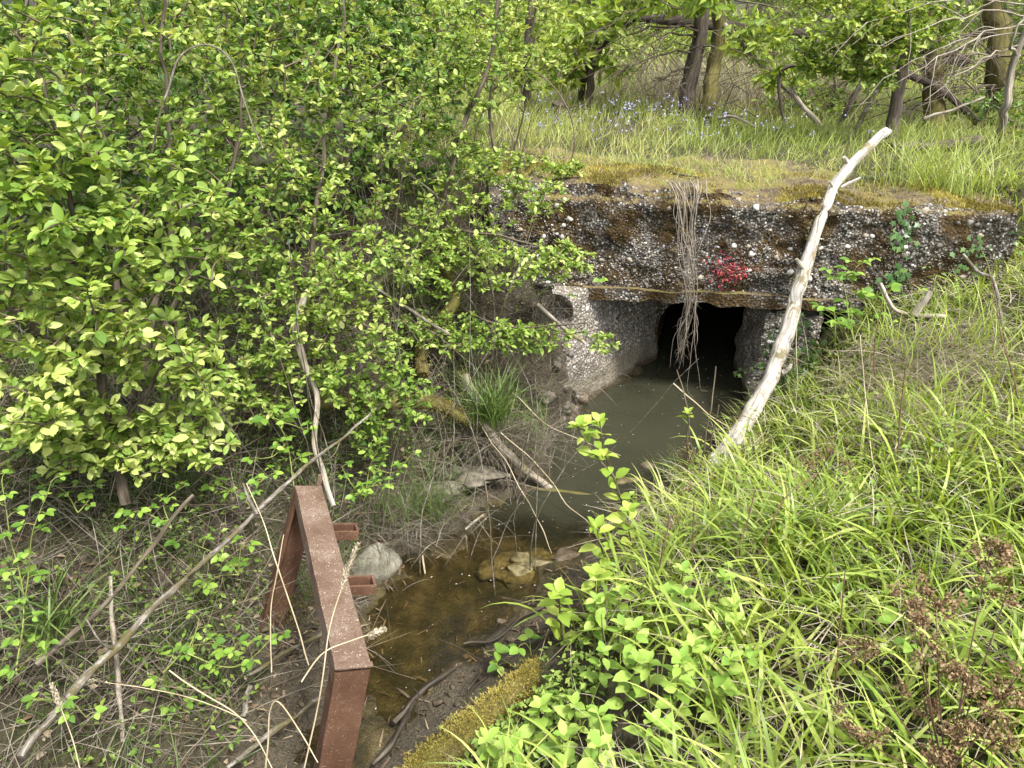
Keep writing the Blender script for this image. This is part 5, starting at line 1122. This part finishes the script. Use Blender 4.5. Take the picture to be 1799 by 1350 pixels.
# ------------------------------------------------------------------ single plants
IVY = (lambda o: (np.array([(0, .38, .04)] + [(px, py, -.05 * abs(px)) for px, py in o]), [(0, k + 1, (k + 1) % len(o) + 1) for k in range(len(o))]))([(0, 0), (.30, -.10), (.26, .16), (.52, .34), (.26, .50), (0, 1.0), (-.26, .50), (-.52, .34), (-.26, .16), (-.30, -.10)])
SAP = [leaf_tpl(.62, .18, .2, .5, True, .06), leaf_tpl(.56, .25, .35, .52), leaf_tpl(.66, .1, .1, .48)]
MINT = [leaf_tpl(.62, .16, .25, .5), leaf_tpl(.58, .1, .4, .52)]
BRAM = [leaf_tpl(.74, .15, .15, .45, True, .05), leaf_tpl(.7, .2, .25, .45)]
def leafy_stem(name, label, cat, stems, r, stem_mat, tpls, mat, size, step, group=None, opposite=False, start=.25, tipn=3, upd=.35, base=None):
    root = thing(name, label, cat, tuple(base if base is not None else stems[0][0]), group)
    for s in stems:
        a = Acc(); P = tube(a, s, r, r * .45, 6, 30, wob=.004); a.build('stem', stem_mat, root)
        L = np.linalg.norm(np.diff(P, axis=0), axis=1).sum(); n = max(2, int(L * (1 - start) / step)); az = rng.uniform(0, 6)
        for q in range(n):
            t = start + (1 - start) * (q + .5) / n; p = P[min(29, int(t * 29))]; td = nrm(P[min(29, int(t * 29) + 1)] - P[max(0, int(t * 29) - 1)])
            az += 1.57 if opposite else 2.4
            for o in ((0, pi) if opposite else (0,)):
                d = np.array([cos(az + o), sin(az + o), upd]) + .25 * rng.normal(size=3) + td * .2
                leaf_object(tpls[rng.integers(len(tpls))], mat, p + nrm(d) * r, d, UPV + .35 * rng.normal(size=3), size * rng.uniform(.7, 1.15) * (1 if t < .8 or not opposite else .8), root)
        for q in range(tipn):
            az += 6.28 / max(1, tipn); d = np.array([cos(az), sin(az), .9]) + .2 * rng.normal(size=3)
            leaf_object(tpls[0], mat, P[-1], d, UPV + np.array([-cos(az), -sin(az), 0]) + .2 * rng.normal(size=3), size * rng.uniform(.55, .85), root)
    return root
leafy_stem('sapling', 'young sapling with bright serrated leaves rising in front of the stream', 'sapling', [[(0.54, 2.58, 0.2), (0.54, 2.86, 0.24), (0.47, 2.84, 0.47), (0.41, 2.82, 0.63), (0.38, 2.8, 0.79)], [(0.47, 2.84, 0.47), (0.37, 2.8, 0.62), (0.3, 2.78, 0.74), (0.28, 2.76, 0.79)]], .006, 'bark_twig', SAP, 'leaf_sapling', .076, .034, start=.1, tipn=4)
leafy_stem('sapling', 'bushy bright sapling shoots at the grass edge above the mud', 'sapling', [[(0.19, 1.99, 0.22), (0.18, 2, 0.36), (0.17, 1.98, 0.49), (0.16, 1.96, 0.59)], [(0.4, 2.26, 0.25), (0.39, 2.35, 0.35), (0.35, 2.3, 0.51), (0.33, 2.3, 0.6)], [(0.53, 2.43, 0.25), (0.51, 2.5, 0.35), (0.47, 2.45, 0.57)], [(0.35, 2.08, 0.28), (0.33, 2.1, 0.41), (0.3, 2.08, 0.56)]], .005, 'bark_twig', SAP, 'leaf_sapling', .078, .024, start=.1, tipn=4)
leafy_stem('sapling', 'bare twigs with one small leaf rosette standing before the dark water', 'sapling', [[(0.96, 3.2, 0.26), (0.9, 3.2, 0.46), (0.87, 3.2, 0.6)]], .005, 'bark_twig', SAP, 'leaf_sapling', .055, .5, start=.9, tipn=4)
for lab, pts in (('bare upright twig beside the leaf rosette twig', [(0.92, 3.2, 0.19), (0.88, 3.25, 0.6), (0.82, 3.3, 0.8)]), ('tall bare twig in front of the dark tunnel water', [(0.99, 3.25, 0.12), (1.01, 3.3, 0.44), (1.04, 3.4, 0.77)]), ('short bare twig leaning to the log', [(1.01, 3.25, 0.15), (1.04, 3.3, 0.4), (1.05, 3.3, 0.6)])):
    stick('dry_stem', lab, 'stem', pts, .005, .003, 'bark_twig', 20, sides=5, wob=.008)
mint_spots = [(0.21, 1.72, 0.34), (0.28, 1.56, 0.38), (0.43, 1.82, 0.36), (0.47, 1.61, 0.4), (0.58, 1.79, 0.4), (0.58, 1.53, 0.42), (0.39, 1.95, 0.33), (0.19, 1.5, 0.38), (0.42, 1.45, 0.42), (0.6, 1.98, 0.38), (0.04, 1.51, 0.34), (0.66, 1.66, 0.44), (0.28, 1.87, 0.3), (0.34, 1.71, 0.35), (0.42, 1.65, 0.4), (0.34, 1.47, 0.4), (0.56, 1.63, 0.42), (0.24, 1.46, 0.38), (0.51, 1.72, 0.4), (0.14, 1.59, 0.34), (0.49, 2.03, 0.36), (0.6, 2.13, 0.38), (0.68, 2.02, 0.4), (0.4, 2.12, 0.32), (0.69, 1.87, 0.42), (0.3, 2.06, 0.3), (0.06, 1.69, 0.3), (-0.02, 1.58, 0.3)]
for c in mint_spots:
    c = np.array(c); c[1] -= .16; c[0] -= .01; c[2] = float(height(c[:1], c[1:2])[0]) - .01; h = rng.uniform(.14, .25); l = rng.normal(0, .02, 2)
    leafy_stem('soft_leaved_herb', 'soft oval-leaved pale green herb growing at the edge of the bank grass', 'herb', [[c, c + (l[0], l[1], h * .5), c + (l[0] * 1.6, l[1] * 1.6, h)]], .0035, 'stem_green', MINT, 'leaf_mint', .060, .032, 'soft-leaved herbs above the golden mossy log', True, .15, 4, .25)
def trifoliate(name, label, cat, stems, size, mat='leaf_bramble', step=.07, r=.003, start=.2, stem_mat='stem_green'):
    root = thing(name, label, cat, tuple(stems[0][0]))
    for s in stems:
        a = Acc(); P = tube(a, s, r, r * .4, 5, 30, wob=.006)
        L = np.linalg.norm(np.diff(P, axis=0), axis=1).sum(); n = max(1, int(L * (1 - start) / step)); az = rng.uniform(0, 6)
        for q in range(n + 1):
            i = min(29, int((start + (1 - start) * q / n) * 29)); az += 2.4; d = nrm(np.array([cos(az), sin(az), .35])); e = P[i] + d * size * .9; tube(a, [P[i], P[i] + d * size * .45 + (0, 0, .006), e], r * .5, r * .35, 4, 5)
            sz = size * rng.uniform(.7, 1.15); sd = np.array([-d[1], d[0], 0])
            for w_, s_ in ((0, 1), (1.25, .8), (-1.25, .8)):
                leaf_object(BRAM[q % 2], mat, e + sd * w_ * .004, d * cos(w_) + sd * sin(w_) - (0, 0, .15), UPV + .3 * rng.normal(size=3), sz * s_, root)
        a.build('stem', stem_mat, root)
    return root
trifoliate('bramble', 'bramble sprig with scalloped leaves on the near mud bank', 'bramble', [[(0.06, 1.93, 0.14), (0, 2.02, 0.17), (-0.11, 2.05, 0.2)], [(0.06, 1.93, 0.14), (0.07, 2.02, 0.23), (0.05, 2.02, 0.29)]], .055, step=.07)
trifoliate('bramble', 'bramble shoot with round bright leaves behind the dead branch fork', 'bramble', [[(-0.9, 2.53, 0.62), (-0.98, 2.75, 0.71), (-1.04, 2.8, 0.81), (-1.14, 2.85, 0.91)], [(-0.98, 2.75, 0.71), (-0.99, 2.6, 0.74), (-1.03, 2.55, 0.76)], [(-1.04, 2.8, 0.81), (-0.91, 2.7, 0.82), (-0.85, 2.65, 0.82)]], .05, step=.06)
trifoliate('bramble', 'low bramble with yellow-green leaves under the long grey branch', 'bramble', [[(-1.07, 2.24, 0.42), (-1.14, 2.2, 0.44), (-1.2, 2.15, 0.42)], [(-1.07, 2.24, 0.42), (-1.05, 2.25, 0.53), (-1.03, 2.25, 0.55)], [(-1.07, 2.24, 0.42), (-1.15, 2.3, 0.46), (-1.3, 2.35, 0.5)]], .045, step=.05)
trifoliate('bramble', 'bramble leaves hanging from the shrub at the slab corner', 'bramble', [[(0.15, 4.15, 0.87), (0.28, 4.1, 1), (0.42, 4.05, 1.05), (0.48, 4, 1.03)], [(0.28, 4.1, 1), (0.36, 4.05, 0.95), (0.38, 4.03, 0.92)]], .055, step=.07)
trifoliate('bramble', 'tall leafy bramble in front of the slab beside the leaning log', 'bramble', [[(1.93, 3.83, 0.72), (1.97, 4.05, 0.88), (1.95, 4.05, 1.05), (1.98, 4.05, 1.13)], [(1.9, 3.83, 0.72), (1.89, 4, 0.79), (1.75, 3.95, 0.88)], [(1.93, 3.83, 0.72), (2.07, 4, 0.86), (2.1, 4, 0.96)], [(1.93, 3.83, 0.72), (1.9, 4.05, 0.98), (1.84, 4.05, 1.05)]], .07, step=.06)
trifoliate('bramble', 'bramble leaves low in the grass of the near grassy bank', 'bramble', [[(0.86, 1.48, 0.56), (0.88, 1.6, 0.52), (0.83, 1.62, 0.54)], [(0.86, 1.48, 0.56), (0.96, 1.6, 0.53), (0.99, 1.6, 0.58)], [(1.06, 1.43, 0.62), (1.11, 1.55, 0.76), (1.14, 1.55, 0.8)]], .06, step=.06)
trifoliate('bramble', 'small bramble among the grass near the log base', 'bramble', [[(1.15, 3.02, 0.28), (1.17, 3.1, 0.32), (1.21, 3.08, 0.37)], [(1.15, 3.02, 0.28), (1.09, 3.1, 0.29), (1.07, 3.1, 0.32)]], .06, step=.06)
trifoliate('bramble', 'trailing bramble across the mud below the long grey branch', 'bramble', [[(-1.2, 1.82, 0.36), (-1.17, 1.95, 0.33), (-1.07, 1.95, 0.36), (-0.95, 1.9, 0.36)], [(-1.2, 1.82, 0.36), (-1.22, 1.85, 0.21), (-1.17, 1.8, 0.16)], [(-1.15, 1.9, 0.36), (-0.98, 1.9, 0.3), (-0.85, 1.98, 0.38)], [(-1.17, 1.95, 0.33), (-1.16, 2, 0.36), (-1.16, 2.05, 0.38)]], .038, step=.035)
trifoliate('bramble', 'low bramble shoots between the forked bush trunk and the long grey branch', 'bramble', [[(-1.32, 2.3, 0.6), (-1.35, 2.35, 0.69), (-1.27, 2.4, 0.74)], [(-1.32, 2.3, 0.6), (-1.42, 2.3, 0.68), (-1.48, 2.25, 0.66)], [(-1.59, 2.2, 0.75), (-1.69, 2.3, 0.78), (-1.77, 2.3, 0.81)], [(-1.59, 2.2, 0.75), (-1.59, 2.3, 0.76), (-1.63, 2.35, 0.77)]], .034, step=.03)
trifoliate('bramble', 'leafy shoots against the far leg of the rusty frame', 'bramble', [[(-1.09, 2.51, 0.55), (-1.04, 2.5, 0.67), (-0.98, 2.55, 0.69)], [(-1.09, 2.51, 0.55), (-1.16, 2.5, 0.64), (-1.23, 2.5, 0.67)], [(-0.75, 2.85, 0.3), (-0.66, 2.75, 0.47), (-0.54, 2.8, 0.46)]], .034, step=.03)
trifoliate('bramble', 'wild rose sprig beside the dark blades', 'bramble', [[(-1.51, 1.61, 0.6), (-1.57, 1.8, 0.69), (-1.58, 1.85, 0.9), (-1.58, 1.9, 1.09)], [(-1.41, 1.52, 0.58), (-1.38, 1.6, 0.48), (-1.3, 1.55, 0.47)], [(-1.57, 1.8, 0.69), (-1.5, 1.85, 0.93), (-1.43, 1.9, 1.09)], [(-1.51, 1.61, 0.6), (-1.52, 1.7, 0.57), (-1.46, 1.72, 0.62)]], .036, step=.04)
trifoliate('bramble', 'undergrowth bramble below the slender shrub beside the mossy log', 'bramble', [[(-0.69, 2.82, 0.35), (-0.66, 2.9, 0.49), (-0.61, 2.95, 0.61), (-0.63, 3, 0.8)], [(-0.66, 2.9, 0.49), (-0.55, 2.85, 0.49), (-0.47, 2.9, 0.55)], [(-0.69, 2.82, 0.35), (-0.73, 2.8, 0.46), (-0.78, 2.85, 0.52)]], .032, step=.035)
# ivy on slab, pier and bank
def ivy(label, pts, n, size, spread):
    root = thing('ivy', label, 'ivy', tuple(pts[-1])); a = Acc(); P = tube(a, pts, .003, .0015, 5, 30, wob=.01); a.build('stem', 'bark_twig', root)
    for q in range(n):
        p = P[rng.integers(0, 30)] + np.array([rng.normal(0, spread), rng.normal(0, .012) - .015, rng.normal(0, spread * .6)])
        leaf_object(IVY, 'leaf_ivy', p, np.array([rng.normal(0, .6), -.25, -.8 + rng.normal(0, .3)]), nS + .45 * UPV + .3 * rng.normal(size=3), size * rng.uniform(.6, 1.2), root)
def sp(u_, v_): return slab_surface(np.array([u_]), np.array([v_]))[0] + nS * .02
ivy('ivy strand climbing the slab face beside the leaning log', [sp(2.50, .68), sp(2.47, .5), sp(2.50, .28), sp(2.45, .08)], 70, .040, .05)
ivy('sparse ivy creeping low on the slab toward its grassy end', [sp(2.95, .45), sp(2.88, .35), sp(2.8, .22)], 26, .036, .06)
ivy('dark ivy hanging on the pier beside the tunnel mouth', [(1.75, 4.2, 0.76), (1.82, 4.2, 0.56), (1.78, 4.15, 0.39), (1.74, 4.1, 0.21)], 60, .05, .07)
ivy('thin ivy trailing from the pier over the dark opening', [(1.68, 4.32, 0.66), (1.62, 4.32, 0.5), (1.58, 4.3, 0.35), (1.43, 4.28, 0.3)], 26, .03, .025)
# red and flowering plants on the slab
rd = thing('red_herb', 'crimson-leaved herb growing from the slab face', 'herb', tuple(sp(1.52, .2))); a = Acc()
c = sp(1.54, .19); q = 260; P = c + nS * .02 + rng.normal(size=(q, 3)) * np.array([.075, .02, .055]); scatter(a, LEAF_S + LEAF_N, P, rand_dirs(q), nS + UPV + .7 * rng.normal(size=(q, 3)), rng.uniform(.012, .028, q), rng.random(q)); a.build('foliage', 'leaf_red', rd, kind='stuff')
a = Acc()
for k in range(22): e = c + nS * .04 + rng.normal(size=3) * np.array([.09, .02, .06]); tube(a, [c, (c + e) / 2 + nS * .02, e], .0015, .0008, 4, 6)
a.build('stems', 'stem_red', rd)
for k, (u_, v_) in enumerate(((1.1, .3), (1.33, .42), (1.42, .33), (1.67, .26), (1.12, .14))):
    root = thing('violet_flower', 'tiny violet flower on a thread stalk on the slab face', 'flower', tuple(sp(u_, v_ - .03)), 'violet flowers on the slab face'); a = Acc(); p = sp(u_, v_) + nS * .02
    tube(a, [sp(u_, v_ - .03), p], .0008, .0006, 3, 4); a.build('stalk', 'stem_green', root)
    for q in range(5): leaf_object(LEAF_S[0], 'flower_blue', p, np.array([cos(q * 1.257), -.2, sin(q * 1.257)]), nS, .009, root, 'petal')
# dry reddish stems and dock seed heads on the grassy bank
for lab, pts, r in (('tall reddish dry stem standing above the soft herbs', [(0.48, 1.7, 0.4), (0.52, 2.05, 0.48), (0.58, 2.2, 0.75)], .0042),
                    ('forked reddish dry stem beside the tall one', [(0.64, 1.62, 0.44), (0.73, 1.95, 0.44), (0.79, 2.05, 0.67), (0.86, 2.15, 0.89)], .004),
                    ('slender dark stem leaning over the bank grass', [(0.68, 1.73, 0.44), (0.81, 1.95, 0.6), (0.91, 2.05, 0.89), (1.07, 2.15, 0.96)], .004),
                    ('straight reddish stem rising from the herb patch', [(0.6, 1.79, 0.4), (0.67, 2.15, 0.53), (0.67, 2.25, 0.77)], .0038),
                    ('short dark red stem in the middle of the soft herbs', [(0.29, 1.55, 0.36), (0.31, 1.75, 0.44), (0.3, 1.85, 0.59)], .0035),
                    ('crooked dark red stem rising by the bushy sapling', [(0.37, 1.79, 0.34), (0.39, 1.98, 0.44), (0.44, 2.1, 0.6)], .0035),
                    ('dark upright stem alone in the broad grass', [(0.86, 1.27, 0.58), (0.88, 1.42, 0.77), (0.87, 1.5, 1.09)], .0034),
                    ('thin dark stem standing before the straw mound', [(1.6, 2.57, 0.68), (1.64, 2.75, 0.93), (1.65, 2.8, 1.07)], .004),
                    ('dry dark stalk behind the log beside the brambles', [(1.81, 3.27, 0.72), (1.79, 3.35, 0.93), (1.82, 3.4, 1.21)], .003),
                    ('long thin stem leaning across the upper grassy bank', [(2.18, 2.81, 0.9), (2.32, 3.2, 1), (2.27, 3.4, 1.29)], .004)):
    stick('dry_stem', lab, 'stem', pts, r, r * .5, 'stem_red', 24, sides=5, wob=.006)
def dock(label, base, heads, rs, n, size, spread):
    root = thing('dried_dock', label, 'dried plant', tuple(base)); a = Acc(); H = Acc(); base = np.array(base)
    main = np.array(heads[0]); tube(a, [base, (base + main) / 2 + rng.normal(0, .01, 3), main], rs, rs * .5, 6, 16, wob=.004)
    for hh in heads:
        hh = np.array(hh); s = base * .35 + main * .65
        if hh is not heads[0]: tube(a, [s, (s + hh) / 2 - (0, 0, .01), hh], rs * .6, rs * .3, 5, 10)
        d = nrm(hh - s)
        for q in range(5):
            e = hh + rng.normal(size=3) * spread * .8; tube(a, [hh - d * spread, (hh + e) / 2, e], rs * .3, rs * .18, 4, 6)
        cl = hh + rng.normal(size=(6, 3)) * spread * .9; P = cl[rng.integers(0, 6, n)] + rng.normal(size=(n, 3)) * spread * .28; scatter(H, LEAF_S + [leaf_tpl(.8, .3, .3, .5, False)], P, rand_dirs(len(P)), rand_dirs(len(P)), size * rng.uniform(.6, 1.3, len(P)), rng.random(len(P)))
    a.build('stem', 'stem_red', root); H.build('seed_heads', 'seed_brown', root, kind='stuff')
dock('dried brown dock with clustered seed heads in the near bank grass', (.78, .80, .74), [(0.83, 0.95, 1.31), (0.79, 1.05, 1.42), (0.75, 1, 1.37), (0.81, 0.9, 1.23), (0.85, 0.92, 1.28), (0.77, 1.08, 1.37), (0.9, 1.1, 1.5), (0.92, 1.05, 1.45), (0.71, 1.1, 1.22), (0.8, 1, 1.2), (0.69, 1, 1.1), (0.76, 0.86, 1.23), (0.86, 0.88, 1.25), (0.9, 0.94, 1.32)], .003, 260, .0085, .024)
dock('small dried brown seed head rising in the grass behind the sapling', (1.16, 2.54, 0.5), [(1.2, 2.35, 0.93), (1.15, 2.35, 0.9), (1.24, 2.3, 0.9), (1.12, 2.35, 0.87)], .003, 80, .009, .022)
dock('short rusty seed stalk at the water edge by the log base', (0.93, 3.27, 0.1), [(0.86, 3.1, 0.46), (0.82, 3.1, 0.39), (0.89, 3.1, 0.38)], .003, 60, .010, .03)
dock('leaning dried seed stalk beside the bushy sapling', (0.7, 2.32, 0.38), [(0.65, 2.35, 0.61), (0.68, 2.35, 0.75), (0.62, 2.35, 0.56)], .002, 40, .008, .02)
# pale plume grasses crossing the frame
def plume(label, pts, ln):
    root = thing('plume_grass', label, 'grass stalk', tuple(pts[0])); a = Acc(); P = tube(a, pts, .0022, .0012, 5, 40, wob=.003); a.build('stalk', 'stem_straw', root)
    b = Acc(); n = 170; i = 39 - (rng.random(n) * 39 * ln).astype(int); td = nrm(P[-1] - P[-6]); w_ = np.sin(pi * np.clip((39 - i) / (39 * ln), .05, .95))
    Q = P[i] + rng.normal(size=(n, 3)) * (.0035 * w_)[:, None]; scatter(b, LEAF_N, Q, td + .5 * rand_dirs(n), rand_dirs(n), .011, .5 + .5 * rng.random(n)); b.build('plume', 'straw', root, kind='stuff')
plume('pale plumed grass stalk leaning across the rusty beam', [(-0.51, 1.12, 0.73), (-0.44, 1.18, 0.99), (-0.42, 1.25, 1.13), (-0.39, 1.3, 1.22), (-0.36, 1.35, 1.29)], .30)
plume('short pale grass ear crossing the near end of the rusty beam', [(-0.49, 1.22, 1), (-0.44, 1.25, 1.06), (-0.38, 1.28, 1.07), (-0.31, 1.3, 1.08)], .18)
plume('white grass ear beside the low wild rose sprig', [(-1.25, 1.4, 0.42), (-1.28, 1.45, 0.52), (-1.32, 1.5, 0.66)], .25)
plume('straw ear lying across the upright broken stick', [(-0.84, 1.6, 0.39), (-1.07, 1.7, 0.38), (-1.28, 1.75, 0.37), (-1.57, 1.8, 0.37)], .25)
for lab, pts in (('long straw stalk crossing low before the rusty frame', [(-1.05, 1.62, 0.59), (-0.81, 1.5, 0.53), (-0.67, 1.4, 0.36)]), ('bent straw stalk standing by the near frame leg', [(-0.69, 1.35, 0.49), (-0.64, 1.4, 0.72), (-0.52, 1.3, 0.6)]),
                 ('straw stalk leaning on the far side of the frame leg', [(-0.67, 1.75, 0.47), (-0.8, 1.95, 0.8), (-0.91, 2.1, 0.95)]), ('thin straw stalk upright against the frame leg', [(-0.82, 1.8, 0.38), (-0.81, 1.9, 0.6), (-0.77, 2, 0.81)]),
                 ('pale dry stalk curving over the grassy bank slope', [(1.48, 2.48, 0.66), (1.53, 2.8, 0.85), (1.51, 2.95, 1.13)]), ('pale hanging stalk beside the log', [(1.58, 3.6, 0.41), (1.56, 3.65, 0.66), (1.55, 3.75, 0.89)])):
    stick('straw_stalk', lab, 'stalk', pts, .0026, .0016, 'stem_straw', 24, sides=5, wob=.006)
stick('arching_cane', 'dark arching cane curving down onto the slab top', 'cane', [(-0.13, 5.2, 1.91), (0, 5.1, 2.03), (0.16, 5, 2.03), (0.32, 4.95, 1.88), (0.4, 4.9, 1.67), (0.37, 4.85, 1.47), (0.34, 4.8, 1.39)], .006, .004, 'bark', 40, sides=6, wob=.006)
stick('arching_cane', 'thin bent cane looping through the thicket', 'cane', [(-1.47, 3, 1.73), (-1.37, 3, 1.99), (-1.27, 3.05, 2.21), (-1.18, 3.1, 2.27), (-1.08, 3.1, 2.22), (-1.02, 3, 2.06), (-0.96, 2.95, 1.91)], .005, .003, 'bark_grey', 40, sides=6, wob=.006)
for lab, pts in (('dark twig lying on the mossy slab top', [(0.64, 5.18, 1.44), (0.75, 4.99, 1.45), (0.89, 4.9, 1.45)]), ('second dark twig on the slab top above the roots', [(0.96, 5.09, 1.45), (1.06, 4.84, 1.45), (1.19, 4.77, 1.44)])):
    stick('dead_branch', lab, 'branch', pts, .009, .005, 'bark', 14)

rub = [(.34, 4.18, .10, .05), (.30, 4.12, .05, .04), (.40, 4.24, .05, .045), (.22, 4.10, .22, .05), (.36, 4.22, .24, .04), (.28, 4.20, .40, .045), (.44, 4.28, .14, .035)]
for k, (x_, y_, z_, r_) in enumerate(rub):
    o = rock('rubble_stone', 'rough brown rubble stone crumbled from the wing wall end', 'stone', (x_, y_, z_), (r_, r_ * .8, r_ * .75), 'clay', 50 + k, .5, k)
    o['group'] = 'rubble below the wing wall end'
